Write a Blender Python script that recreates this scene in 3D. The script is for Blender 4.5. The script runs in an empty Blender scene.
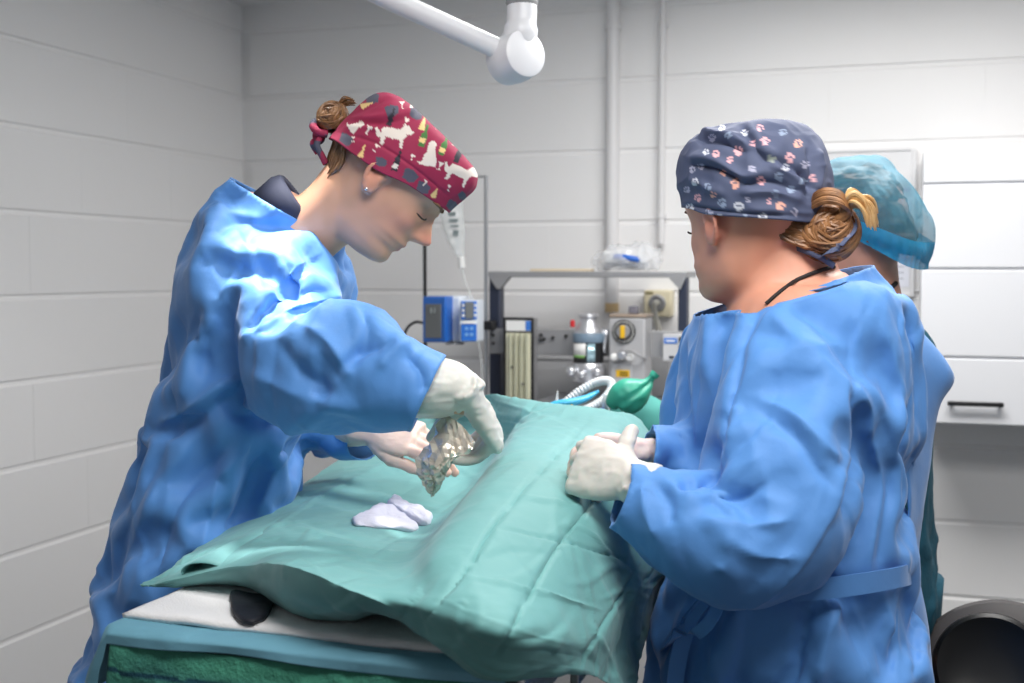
import bpy, bmesh, math, random
import numpy as np
from mathutils import Vector, Matrix, Quaternion
from mathutils.bvhtree import BVHTree
random.seed(7); RNG = np.random.default_rng(7)
SC = bpy.context.scene
COL = SC.collection
PI = math.pi

# ------------------------------------------------------------------ camera frame
FPX = 1200.0
CAM = np.array((0.0, 0.0, 1.40))
YAW, PITCH = math.radians(17.93), math.radians(3.36)
_Fh = np.array((-math.sin(YAW), math.cos(YAW), 0.0))
RT = np.array((math.cos(YAW), math.sin(YAW), 0.0))
FW = _Fh*math.cos(PITCH) + np.array((0, 0, -math.sin(PITCH)))
UP = np.array((0, 0, math.cos(PITCH))) + _Fh*math.sin(PITCH)
ZV = np.array((0, 0, 1.0))
def U(px, py, d):
    """world point that lies d metres in front of the camera towards a pixel"""
    return CAM + d*(FW + (px-512)/FPX*RT - (py-341.5)/FPX*UP)
def PXY(P):
    P = np.asarray(P, float).reshape(-1, 3)-CAM
    d = P@FW
    return np.stack([512+FPX*(P@RT)/d, 341.5-FPX*(P@UP)/d, d], 1)
def on_plane(px, py, p0, n):
    r = FW + (px-512)/FPX*RT - (py-341.5)/FPX*UP
    t = np.dot(np.asarray(p0)-CAM, n)/np.dot(r, n)
    return CAM + t*r
def on_z(px, py, z): return on_plane(px, py, (0, 0, z), ZV)
def nrm(v):
    v = np.asarray(v, float); return v/max(np.linalg.norm(v), 1e-12)

# ------------------------------------------------------------------ materials
def srgb(*c):
    return tuple((x/255/12.92 if x/255 <= .04045 else ((x/255+.055)/1.055)**2.4) for x in c)
def mat(name, col, rough=.5, metal=0.0, **kw):
    m = bpy.data.materials.new(name); m.use_nodes = True
    nt = m.node_tree; b = nt.nodes['Principled BSDF']
    b.inputs['Base Color'].default_value = (*col, 1)
    b.inputs['Roughness'].default_value = rough
    b.inputs['Metallic'].default_value = metal
    for k, v in kw.items():
        k = k.replace('_', ' ')
        b.inputs[k].default_value = (*v, 1) if isinstance(v, tuple) and len(b.inputs[k].default_value) == 4 else v
    return m
def bsdf(m): return m.node_tree.nodes['Principled BSDF']
def add_bump(m, scale, strength, dist=.002, detail=4, rough=.55, stretch=(1, 1, 1), kind='noise'):
    nt = m.node_tree; N = nt.nodes; L = nt.links
    tc = N.new('ShaderNodeTexCoord'); mp = N.new('ShaderNodeMapping'); mp.inputs['Scale'].default_value = stretch
    L.new(tc.outputs['Object'], mp.inputs['Vector'])
    if kind == 'noise':
        t = N.new('ShaderNodeTexNoise'); t.inputs['Scale'].default_value = scale
        t.inputs['Detail'].default_value = detail; t.inputs['Roughness'].default_value = rough
        out = t.outputs['Fac']
    else:
        t = N.new('ShaderNodeTexVoronoi'); t.inputs['Scale'].default_value = scale; out = t.outputs['Distance']
    L.new(mp.outputs['Vector'], t.inputs['Vector'])
    bp = N.new('ShaderNodeBump'); bp.inputs['Strength'].default_value = strength; bp.inputs['Distance'].default_value = dist
    L.new(out, bp.inputs['Height'])
    b = bsdf(m)
    if b.inputs['Normal'].is_linked:
        L.new(b.inputs['Normal'].links[0].from_socket, bp.inputs['Normal'])
    L.new(bp.outputs['Normal'], b.inputs['Normal'])
    return m
def add_mottle(m, scale, c1, c2, lo=.35, hi=.65, detail=3):
    nt = m.node_tree; N = nt.nodes; L = nt.links
    tc = N.new('ShaderNodeTexCoord'); t = N.new('ShaderNodeTexNoise')
    t.inputs['Scale'].default_value = scale; t.inputs['Detail'].default_value = detail
    L.new(tc.outputs['Object'], t.inputs['Vector'])
    r = N.new('ShaderNodeValToRGB'); r.color_ramp.elements[0].position = lo; r.color_ramp.elements[1].position = hi
    r.color_ramp.elements[0].color = (*c1, 1); r.color_ramp.elements[1].color = (*c2, 1)
    L.new(t.outputs['Fac'], r.inputs['Fac']); L.new(r.outputs['Color'], bsdf(m).inputs['Base Color'])
    return m
def add_crumple(m, s1, strength, dist, s2=None):
    """facets of crumpled non-woven cloth: cones of a distorted cell pattern"""
    nt = m.node_tree; N = nt.nodes; L = nt.links; tc = N.new('ShaderNodeTexCoord')
    nz = N.new('ShaderNodeTexNoise'); nz.inputs['Scale'].default_value = s1*.6; nz.inputs['Detail'].default_value = 2
    L.new(tc.outputs['Object'], nz.inputs['Vector'])
    mx = N.new('ShaderNodeVectorMath'); mx.operation = 'MULTIPLY_ADD'; mx.inputs[1].default_value = (.09, .09, .09)
    L.new(nz.outputs['Color'], mx.inputs[0]); L.new(tc.outputs['Object'], mx.inputs[2])
    h = None
    for s, w in ((s1, 1.0), (s2 or s1*2.3, .45)):
        v = N.new('ShaderNodeTexVoronoi'); v.inputs['Scale'].default_value = s; L.new(mx.outputs[0], v.inputs['Vector'])
        k = N.new('ShaderNodeMath'); k.operation = 'MULTIPLY'; k.inputs[1].default_value = w; L.new(v.outputs['Distance'], k.inputs[0])
        if h is None: h = k
        else:
            a = N.new('ShaderNodeMath'); a.operation = 'ADD'; L.new(h.outputs[0], a.inputs[0]); L.new(k.outputs[0], a.inputs[1]); h = a
    bp = N.new('ShaderNodeBump'); bp.inputs['Strength'].default_value = strength; bp.inputs['Distance'].default_value = dist
    L.new(h.outputs[0], bp.inputs['Height']); b = bsdf(m)
    if b.inputs['Normal'].is_linked: L.new(b.inputs['Normal'].links[0].from_socket, bp.inputs['Normal'])
    L.new(bp.outputs['Normal'], b.inputs['Normal']); return m
def attr_color(m, name='Col'):
    nt = m.node_tree
    a = nt.nodes.new('ShaderNodeAttribute'); a.attribute_name = name
    nt.links.new(a.outputs['Color'], bsdf(m).inputs['Base Color'])
    return m

# ------------------------------------------------------------------ mesh helpers
class MB:
    """collects shapes; build() links them as one mesh object"""
    def __init__(s): s.v = []; s.f = []; s.m = []; s.n = 0; s.cur = 0
    def add(s, V, F, m=None):
        V = np.asarray(V, float).reshape(-1, 3)
        s.v.append(V); o = s.n
        for f in F: s.f.append(tuple(i+o for i in f)); s.m.append(s.cur if m is None else m)
        s.n += len(V); return s
    def xf(s, M):
        M = np.array(M); s.v = [v@M[:3, :3].T+M[:3, 3] for v in s.v]; return s
    def arr(s): return (np.concatenate(s.v) if s.v else np.zeros((0, 3))), s.f
    def build(s, name, mats, parent=None, smooth=True, bevel=0, seg=2, ang=35, sub=0, solid=0, off=-1):
        V, F = s.arr()
        o = mesh_obj(name, V, F, mats, parent, smooth, s.m, ang)
        if solid:
            md = o.modifiers.new('s', 'SOLIDIFY'); md.thickness = solid; md.offset = off
        if bevel:
            md = o.modifiers.new('b', 'BEVEL'); md.width = bevel; md.segments = seg; md.limit_method = 'ANGLE'; md.angle_limit = math.radians(ang)
            md.harden_normals = False
        if sub:
            md = o.modifiers.new('u', 'SUBSURF'); md.levels = sub; md.render_levels = sub
        return o
    # shapes
    def box(s, c, size, M=None, m=None, taper=1.0):
        x, y, z = [q/2 for q in size]; t = taper
        V = np.array([(-x, -y, -z), (x, -y, -z), (x, y, -z), (-x, y, -z), (-x*t, -y*t, z), (x*t, -y*t, z), (x*t, y*t, z), (-x*t, y*t, z)])
        if M is not None: V = V@np.array(M)[:3, :3].T
        return s.add(V+np.asarray(c), [(3, 2, 1, 0), (4, 5, 6, 7), (0, 1, 5, 4), (1, 2, 6, 5), (2, 3, 7, 6), (3, 0, 4, 7)], m)
    def tube(s, pts, r, n=12, cap=True, m=None, closed=False):
        V, F = tube(pts, r, n, cap, closed); return s.add(V, F, m)
    def lathe(s, prof, n=32, c=(0, 0, 0), axis=None, m=None):
        """prof: (radius, height) pairs; axis: direction of height"""
        V = []; F = []
        az = nrm(axis if axis is not None else ZV)
        ax = nrm(np.cross(az, (0.3, .9, .1) if abs(az[1]) < .9 else (1, 0, 0))); ay = np.cross(az, ax)
        for r, h in prof:
            for k in range(n):
                a = 2*PI*k/n; V.append(np.asarray(c)+az*h+(ax*math.cos(a)+ay*math.sin(a))*max(r, 1e-5))
        for i in range(len(prof)-1):
            for k in range(n): F.append((i*n+k, i*n+(k+1) % n, (i+1)*n+(k+1) % n, (i+1)*n+k))
        F.append(tuple(range(n-1, -1, -1))); F.append(tuple((len(prof)-1)*n+k for k in range(n)))
        return s.add(V, F, m)
    def prism(s, poly, z0, z1, M=None, m=None):
        """poly in local xy, extruded along local z; M 4x4"""
        n = len(poly); V = [(x, y, z0) for x, y in poly]+[(x, y, z1) for x, y in poly]
        F = [tuple(range(n-1, -1, -1)), tuple(range(n, 2*n))]+[(k, (k+1) % n, n+(k+1) % n, n+k) for k in range(n)]
        V = np.array(V)
        if M is not None: M = np.array(M); V = V@M[:3, :3].T+M[:3, 3]
        return s.add(V, F, m)
    def ball(s, c, r, M=None, nu=20, nv=12, m=None):
        V = []; F = []
        rx, ry, rz = (r, r, r) if np.isscalar(r) else r
        for i in range(nv+1):
            t = PI*i/nv
            for k in range(nu):
                a = 2*PI*k/nu; V.append((rx*math.sin(t)*math.cos(a), ry*math.sin(t)*math.sin(a), rz*math.cos(t)))
        V = np.array(V)
        if M is not None: V = V@np.array(M)[:3, :3].T
        for i in range(nv):
            for k in range(nu): F.append((i*nu+k, (i+1)*nu+k, (i+1)*nu+(k+1) % nu, i*nu+(k+1) % nu))
        V[:nu] = V[:nu].mean(0); V[-nu:] = V[-nu:].mean(0)
        return s.add(V+np.asarray(c), F, m)

def smooth_path(P, n):
    """Catmull-Rom resampling of rows of numbers"""
    P = np.asarray(P, float); m = len(P)
    Q = np.concatenate([[2*P[0]-P[1]], P, [2*P[-1]-P[-2]]])
    out = []
    for u in np.linspace(0, m-1, n):
        i = min(int(u), m-2); t = u-i; a, b, c, d = Q[i:i+4]
        out.append(.5*((2*b)+(-a+c)*t+(2*a-5*b+4*c-d)*t*t+(-a+3*b-3*c+d)*t**3))
    return np.array(out)
def tube(pts, r, n=12, cap=True, closed=False):
    P = np.asarray(pts, float); k = len(P); rr = np.full(k, r) if np.isscalar(r) else np.asarray(r, float)
    T = np.gradient(P, axis=0) if not closed else np.roll(P, -1, 0)-np.roll(P, 1, 0)
    T /= np.maximum(np.linalg.norm(T, axis=1, keepdims=True), 1e-9)
    a = nrm(np.cross(T[0], (0, 0, 1) if abs(T[0][2]) < .9 else (1, 0, 0)))
    V = []; F = []
    for i in range(k):
        a = nrm(a-np.dot(a, T[i])*T[i]); b = np.cross(T[i], a)
        for j in range(n):
            t = 2*PI*j/n; V.append(P[i]+rr[i]*(a*math.cos(t)+b*math.sin(t)))
    for i in range(k if closed else k-1):
        i2 = (i+1) % k
        for j in range(n): F.append((i*n+j, i*n+(j+1) % n, i2*n+(j+1) % n, i2*n+j))
    if cap and not closed:
        F.append(tuple(range(n-1, -1, -1))); F.append(tuple((k-1)*n+j for j in range(n)))
    return np.array(V), F
def oval(pts, n=28, res=None, axis=None, e=1.0):
    """closed loft through rows (x,y,z, half-width, half-depth[, ...]); width axis is square to the path and to `axis`"""
    P = np.asarray(pts, float)
    if res: P = smooth_path(P, res)
    ax = nrm(FW if axis is None else axis)
    T = np.gradient(P[:, :3], axis=0); T /= np.linalg.norm(T, axis=1, keepdims=True)
    V = []; F = []; k = len(P)
    for i in range(k):
        w = nrm(np.cross(ax, T[i])); d = np.cross(T[i], w)
        for j in range(n):
            t = 2*PI*j/n; c, s_ = math.cos(t), math.sin(t)
            V.append(P[i, :3]+w*P[i, 3]*math.copysign(abs(c)**e, c)+d*P[i, 4]*math.copysign(abs(s_)**e, s_))
    for i in range(k-1):
        for j in range(n): F.append((i*n+j, i*n+(j+1) % n, (i+1)*n+(j+1) % n, (i+1)*n+j))
    F.append(tuple(range(n-1, -1, -1))); F.append(tuple((k-1)*n+j for j in range(n)))
    return np.array(V), F
def pxrows(rows):
    """rows (px,py,depth,radius in pixels,half-depth in metres) to world rows"""
    return [(*U(a, b, d), r*d/FPX, h) for a, b, d, r, h in rows]

def raw_mesh(V, F):
    me = bpy.data.meshes.new('m'); me.from_pydata(np.asarray(V).tolist(), [], [tuple(int(i) for i in f) for f in F]); me.update(); return me
def mesh_obj(name, V, F, mats=None, parent=None, smooth=True, mi=None, ang=None, recalc=True):
    me = raw_mesh(V, F); me.name = name
    if recalc:
        bm = bmesh.new(); bm.from_mesh(me); bmesh.ops.recalc_face_normals(bm, faces=bm.faces); bm.to_mesh(me); bm.free()
    mats = [] if mats is None else (mats if isinstance(mats, (list, tuple)) else [mats])
    for m in mats: me.materials.append(m)
    if mi is not None and len(mats) > 1: me.polygons.foreach_set('material_index', list(mi))
    if smooth:
        me.polygons.foreach_set('use_smooth', [True]*len(me.polygons))
        if ang: me.set_sharp_from_angle(angle=math.radians(ang))
    o = bpy.data.objects.new(name, me); COL.objects.link(o)
    if parent is not None: put_in(o, parent)
    return o
def put_in(o, parent):
    o.parent = parent
    bpy.context.view_layer.update()
    o.matrix_parent_inverse = parent.matrix_world.inverted()
def evaluated(o):
    bpy.context.view_layer.update()
    dg = bpy.context.evaluated_depsgraph_get(); ev = o.evaluated_get(dg); me = ev.to_mesh()
    V = np.empty(len(me.vertices)*3); me.vertices.foreach_get('co', V); V = V.reshape(-1, 3)
    F = [tuple(p.vertices) for p in me.polygons]; ev.to_mesh_clear()
    return V, F
def union(parts, voxel, smooth=0):
    mb = MB()
    for V, F in parts: mb.add(V, F)
    V, F = mb.arr(); o = mesh_obj('tmp', V, F)
    md = o.modifiers.new('r', 'REMESH'); md.mode = 'VOXEL'; md.voxel_size = voxel; md.use_smooth_shade = True
    V, F = evaluated(o); me = o.data; bpy.data.objects.remove(o); bpy.data.meshes.remove(me)
    if smooth: V = relax(V, F, smooth)
    return V, F
def edges_of(F):
    E = set()
    for f in F:
        for i in range(len(f)):
            a, b = f[i], f[(i+1) % len(f)]; E.add((a, b) if a < b else (b, a))
    return np.array(list(E), dtype=np.int64)
def relax(V, F, it, lam=.5, w=None, taubin=False):
    E = edges_of(F); n = len(V); a = np.concatenate([E[:, 0], E[:, 1]]); b = np.concatenate([E[:, 1], E[:, 0]])
    deg = np.maximum(np.bincount(a, minlength=n), 1)[:, None]
    V = V.copy(); ww = 1.0 if w is None else w[:, None]
    for k in range(it):
        avg = np.stack([np.bincount(a, weights=V[b, i], minlength=n) for i in range(3)], 1)/deg
        l = -lam*1.03 if taubin and k % 2 else lam
        V += (avg-V)*l*ww
    return V
def normals(V, F):
    me = raw_mesh(V, F); N = np.empty(len(V)*3); me.vertices.foreach_get('normal', N); bpy.data.meshes.remove(me)
    return N.reshape(-1, 3)
def drop(V, F, kill):
    """remove vertices where kill is True with their faces"""
    F2 = [f for f in F if not any(kill[i] for i in f)]
    used = np.zeros(len(V), bool)
    for f in F2: used[list(f)] = True
    idx = np.cumsum(used)-1
    return V[used], [tuple(idx[i] for i in f) for f in F2], used

# value noise on arrays
_perm = RNG.integers(0, 2**31, 4096)
def _h(i, j, k, s):
    n = (i*73856093) ^ (j*19349663) ^ (k*83492791) ^ (s*2654435761)
    return (_perm[(n & 0xfff)] ^ _perm[((n >> 12) & 0xfff)])/2**31*2-1
def vnoise(P, seed=0):
    P = np.asarray(P, float); I = np.floor(P).astype(np.int64); f = P-I; f = f*f*f*(f*(f*6-15)+10)
    out = 0
    for a in (0, 1):
        for b in (0, 1):
            for c in (0, 1):
                w = (f[:, 0] if a else 1-f[:, 0])*(f[:, 1] if b else 1-f[:, 1])*(f[:, 2] if c else 1-f[:, 2])
                out = out+w*_h(I[:, 0]+a, I[:, 1]+b, I[:, 2]+c, seed)
    return out
def fbm(P, oct=3, seed=0):
    s = 0; a = 1
    for k in range(oct): s = s+a*vnoise(P*2**k+k*17.3, seed+k); a *= .5
    return s
def ridged(P, oct=3, seed=0):
    s = 0; a = 1
    for k in range(oct): s = s+a*(1-np.abs(vnoise(P*2**k+k*11.7, seed+k))*2.2); a *= .5
    return s
def seg_dist(P, A, B):
    """distance of 2-D points to segment, and position along it"""
    d = B-A; t = np.clip(((P-A)@d)/max(d@d, 1e-9), 0, 1)
    return np.linalg.norm(P-(A+t[:, None]*d), axis=1), t
def sculpt(V, F, strokes, facing=True):
    """press folds into a surface along pixel paths: (points, width px, height m[, sharp])"""
    N = normals(V, F); Q = PXY(V); P2 = Q[:, :2]
    view = nrm_rows(V-CAM); fac = np.clip(-(N*view).sum(1)*3+.15, 0, 1)
    D = np.zeros(len(V))
    for st in strokes:
        pts, wd, h = st[0], st[1], st[2]; side = st[3] if len(st) > 3 else 0
        pts = smooth_path(pts, max(2, 4*len(pts))) if len(pts) > 2 else np.asarray(pts, float)
        best = np.full(len(V), 1e9); tt = np.zeros(len(V)); sg = np.zeros(len(V))
        for i in range(len(pts)-1):
            A, B = pts[i], pts[i+1]; d, t = seg_dist(P2, A, B); m = d < best
            best[m] = d[m]; tt[m] = (i+t[m])/(len(pts)-1)
            e = B-A; sg[m] = np.sign(e[0]*(P2[m, 1]-A[1])-e[1]*(P2[m, 0]-A[0]))
        tap = np.clip(np.minimum(tt, 1-tt)*5+.25, 0, 1)
        prof = np.exp(-(best/wd)**1.5)
        if side:      # a step: crisp on one side, soft on the other
            prof = np.where(sg*side > 0, np.exp(-(best/(wd*.35))**2), np.exp(-(best/(wd*1.6))**2))
        D += h*prof*tap
    return V+N*(D*fac)[:, None]
def creases(V, F, n, length, width, amp, axis=None, bias=.6, seed=1, only=None):
    """straight random creases pressed into thin non-woven cloth, mostly running along `axis`"""
    r = np.random.default_rng(seed); N = normals(V, F); D = np.zeros(len(V)); ids = np.arange(len(V)) if only is None else np.nonzero(only)[0]
    for k in range(n):
        i = ids[r.integers(len(ids))]; p, nn = V[i], N[i]
        t = r.normal(size=3); t = nrm(t-np.dot(t, nn)*nn)
        if axis is not None:
            a = np.asarray(axis(p) if callable(axis) else axis, float); a = a-np.dot(a, nn)*nn
            if np.linalg.norm(a) > .2: t = nrm(t*(1-bias)+nrm(a)*bias*(1 if np.dot(a, t) > 0 else -1))
        L = r.uniform(*length); w = r.uniform(*width); a = r.uniform(*amp)*(1 if r.random() < .55 else -1)
        q = V-p; m = np.nonzero((np.abs(q) < L).all(1) & (N@nn > -.1))[0]; q = q[m]
        bi = np.cross(nn, t); s_ = q@t; b_ = q@bi-.12*L*np.sin(s_/L*2.5+k); h = q@nn
        tap = np.clip(1-(np.abs(s_)/L), 0, 1)**.7; sd = np.where(b_ > 0, 1.0, 2.4)
        D[m] += a*np.clip(1-np.abs(b_)/(w*sd), 0, 1)**1.15*tap*np.exp(-(h/.05)**2)
    return V+N*D[:, None]
def nrm_rows(A): return A/np.maximum(np.linalg.norm(A, axis=1, keepdims=True), 1e-12)
def set_col(o, C, name='Col'):
    a = o.data.color_attributes.new(name, 'FLOAT_COLOR', 'POINT')
    C = np.concatenate([C, np.ones((len(C), 1))], 1).astype(np.float32); a.data.foreach_set('color', C.ravel())
def crumple(V, F, pin=None, frames=14, grow=.06, pinstiff=.6, bend=.15, grav=.3, mass=.15, tension=15, steps=6, keep=.85, soft=25):
    """lets the cloth be a little too big for its shape so that it buckles into folds"""
    o = mesh_obj('tmp', V, F, recalc=False)
    vg = o.vertex_groups.new(name='pin')
    w = np.full(len(V), .5) if pin is None else pin
    q = np.round(w, 2)
    for val in np.unique(q): vg.add([int(i) for i in np.nonzero(q == val)[0]], float(val), 'REPLACE')
    md = o.modifiers.new('c', 'CLOTH'); s = md.settings
    s.vertex_group_mass = 'pin'; s.pin_stiffness = pinstiff; s.quality = steps; s.mass = mass
    s.tension_stiffness = tension; s.compression_stiffness = tension; s.shear_stiffness = tension*.3; s.bending_stiffness = bend
    s.tension_damping = 8; s.compression_damping = 8; s.shear_damping = 8; s.bending_damping = .5; s.air_damping = 1.5
    s.shrink_min = -grow; s.shrink_max = -grow
    s.effector_weights.gravity = grav
    md.collision_settings.use_collision = False
    md.point_cache.frame_start = 1; md.point_cache.frame_end = frames+1
    for f in range(1, frames+1): SC.frame_set(f)
    W, _ = evaluated(o); me = o.data
    bpy.data.objects.remove(o); bpy.data.meshes.remove(me); SC.frame_set(1)
    if keep:      # keep the folds, not the swelling of the whole shape
        D = W-V; W = V+D-keep*relax(D, F, soft)
    return W

# ------------------------------------------------------------------ naming
def tag(o, label=None, cat=None, group=None, kind=None):
    for k, v in (('label', label), ('category', cat), ('group', group), ('kind', kind)):
        if v: o[k] = v
    return o
def empty(name, loc, label, cat, group=None):
    o = bpy.data.objects.new(name, None); COL.objects.link(o); o.location = Vector(loc); o.empty_display_size = .05
    tag(o, label, cat, group); bpy.context.view_layer.update(); return o
def copy_tree(o, off=(0, 0, 0), parent=None):
    c = o.copy(); COL.objects.link(c); c.parent = parent
    if parent is None: c.location = Vector(c.location)+Vector(off)
    for ch in list(o.children): copy_tree(ch, (0, 0, 0), c)
    return c
def basis(x, y, z, o):
    M = np.eye(4); M[:3, 0] = x; M[:3, 1] = y; M[:3, 2] = z; M[:3, 3] = o; return M
# ------------------------------------------------------------------ camera, light, room shell
cam = bpy.data.cameras.new('camera'); camo = bpy.data.objects.new('camera', cam); COL.objects.link(camo)
cam.sensor_width = 36; cam.lens = 36*FPX/1024; cam.clip_start = .05
camo.matrix_world = Matrix([[RT[0], UP[0], -FW[0], CAM[0]], [RT[1], UP[1], -FW[1], CAM[1]], [RT[2], UP[2], -FW[2], CAM[2]], [0, 0, 0, 1]])
cam.dof.use_dof = True; cam.dof.focus_distance = 1.68; cam.dof.aperture_fstop = 5.0
SC.camera = camo
SC.view_settings.view_transform = 'Standard'; SC.view_settings.look = 'None'
SC.view_settings.exposure = 0.10; SC.view_settings.gamma = 1; SC.view_settings.use_curve_mapping = False

_c = U(245, 271, 4.157)
XL, YB = float(_c[0]), float(_c[1])
ZC = 1.40+(271-10)/63.5*.22
HB, LB = .22, .428
Z0 = 1.772-8*HB
WALLM = mat('painted_block', srgb(241, 240, 240), .42)
add_bump(WALLM, 90, .10, .002); add_bump(WALLM, 3.0, .12, .02)
CEILM = mat('white_ceiling', srgb(235, 235, 235), .6)
FLOORM = mat('vinyl_floor', srgb(80, 84, 88), .45); add_mottle(FLOORM, 60, srgb(62, 66, 70), srgb(88, 92, 96))

def block_wall(name, length, off, M):
    """a wall of painted blocks with recessed joints; local x along the wall, y up, z out"""
    mb = MB(); g = .0045; dp = .006
    rows = int((ZC-Z0)/HB)+2
    V = [(-.2, -.2, -dp), (length, -.2, -dp), (length, ZC+.1, -dp), (-.2, ZC+.1, -dp)]; mb.add(V, [(0, 1, 2, 3)])
    mb.add([(-.2, -.2, -.15), (length, -.2, -.15), (length, ZC+.1, -.15), (-.2, ZC+.1, -.15)], [(3, 2, 1, 0)])
    rr = random.Random(3)
    for r in range(-1, rows):
        z = Z0+r*HB; n = int(length/LB)+2
        for k in range(-1, n):
            x0 = off+k*LB+(LB/2 if r % 2 else 0); x1 = x0+LB
            x0 = max(x0, -.1); x1 = min(x1, length)
            if x1-x0 < .02: continue
            ga = -.0001      # the upright joints are nearly filled with paint
            a, b, c, d = x0+ga, x1-ga, z+g, min(z+HB-g, ZC+.1)
            if c < -.15: c = -.15
            if d-c < .02: continue
            t = rr.uniform(-.0004, .0004)
            bt, bv = .004, .0002
            V = [(a, c, -dp), (b, c, -dp), (b, d, -dp), (a, d, -dp), (a+bv, c+bt, t), (b-bv, c+bt, t), (b-bv, d-bt, t), (a+bv, d-bt, t)]
            mb.add(V, [(4, 5, 6, 7), (0, 1, 5, 4), (1, 2, 6, 5), (2, 3, 7, 6), (3, 0, 4, 7)])
    mb.xf(M); o = mb.build(name, WALLM, smooth=False); tag(o, kind='structure'); return o
def yl(px):
    u = (px-512)/FPX; return -XL*(math.cos(YAW)+u*math.sin(YAW))/(math.sin(YAW)-u*math.cos(YAW))
_y31 = yl(31)
block_wall('wall_left', 5.2, ((YB-_y31) % LB), basis((0, -1, 0), (0, 0, 1), (1, 0, 0), (XL, YB, 0)))
block_wall('wall_back', 5.6, .24, basis((1, 0, 0), (0, 0, 1), (0, -1, 0), (XL, YB, 0)))
block_wall('wall_right', 5.2, .1, basis((0, 1, 0), (0, 0, 1), (-1, 0, 0), (2.6, YB-5.2, 0)))
fl = MB().box((XL+2.4, YB-2.4, -.05), (5.4, 5.4, .1)).build('floor', FLOORM, smooth=False); tag(fl, kind='structure')
ce = MB().box((XL+2.4, YB-2.4, ZC+.05), (5.4, 5.4, .1)).build('ceiling', CEILM, smooth=False); tag(ce, kind='structure')

w = bpy.data.worlds.new('world'); SC.world = w; w.use_nodes = True
w.node_tree.nodes['Background'].inputs['Color'].default_value = (.92, .95, 1.0, 1)
w.node_tree.nodes['Background'].inputs['Strength'].default_value = .16

def lamp(name, kind, loc, target, energy, color=(1, 1, 1), **kw):
    l = bpy.data.lights.new(name, kind); l.energy = energy; l.color = color
    for k, v in kw.items(): setattr(l, k, v)
    o = bpy.data.objects.new(name, l); COL.objects.link(o); o.location = Vector(loc)
    o.rotation_euler = (Vector(target)-Vector(loc)).to_track_quat('-Z', 'Y').to_euler(); return o
lamp('ceiling_panel_lamp', 'AREA', (-.05, 2.45, ZC-.03), (-.05, 2.45, 0), 32, (1, .985, .96), shape='RECTANGLE', size=1.2, size_y=.6)
lamp('ceiling_panel_lamp', 'AREA', (.15, .9, ZC-.03), (.15, .9, 0), 24, (1, .985, .96), shape='RECTANGLE', size=1.2, size_y=.6)
_t = U(285, 245, 1.70)
lamp('surgical_lamp', 'SPOT', _t+np.array((.12, -.35, .62)), _t, 90, (1, .98, .95), spot_size=math.radians(21), spot_blend=.6, shadow_soft_size=.05)
# ------------------------------------------------------------------ people: shared anatomy
SKIN = attr_color(mat('skin', srgb(222, 170, 148), .48, Subsurface_Weight=.12, Subsurface_Scale=.01, Subsurface_Radius=(1., .35, .2)))
add_bump(SKIN, 420, .05, .0008)
def interp(tab, z):
    a = np.array(tab); return np.interp(z, a[:, 0], a[:, 1])
_F = [(-.104, .046), (-.099, .068), (-.092, .081), (-.083, .0845), (-.074, .083), (-.067, .080), (-.060, .0865), (-.0555, .0845), (-.049, .0895), (-.042, .086), (-.034, .085),
      (-.02, .086), (0, .0845), (.012, .085), (.022, .089), (.034, .0945), (.06, .097), (.085, .086), (.103, .064), (.116, .032), (.1235, .008), (.125, -.012)]
_B = [(-.104, -.04), (-.08, -.05), (-.06, -.058), (-.03, -.076), (0, -.093), (.03, -.1), (.06, -.096), (.09, -.074), (.11, -.048), (.12, -.03), (.125, -.013)]
_W = [(-.104, .036), (-.095, .044), (-.08, .052), (-.05, .0605), (-.02, .067), (.01, .0715), (.04, .0755), (.07, .0735), (.095, .060), (.11, .044), (.12, .024), (.125, .002)]
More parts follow.
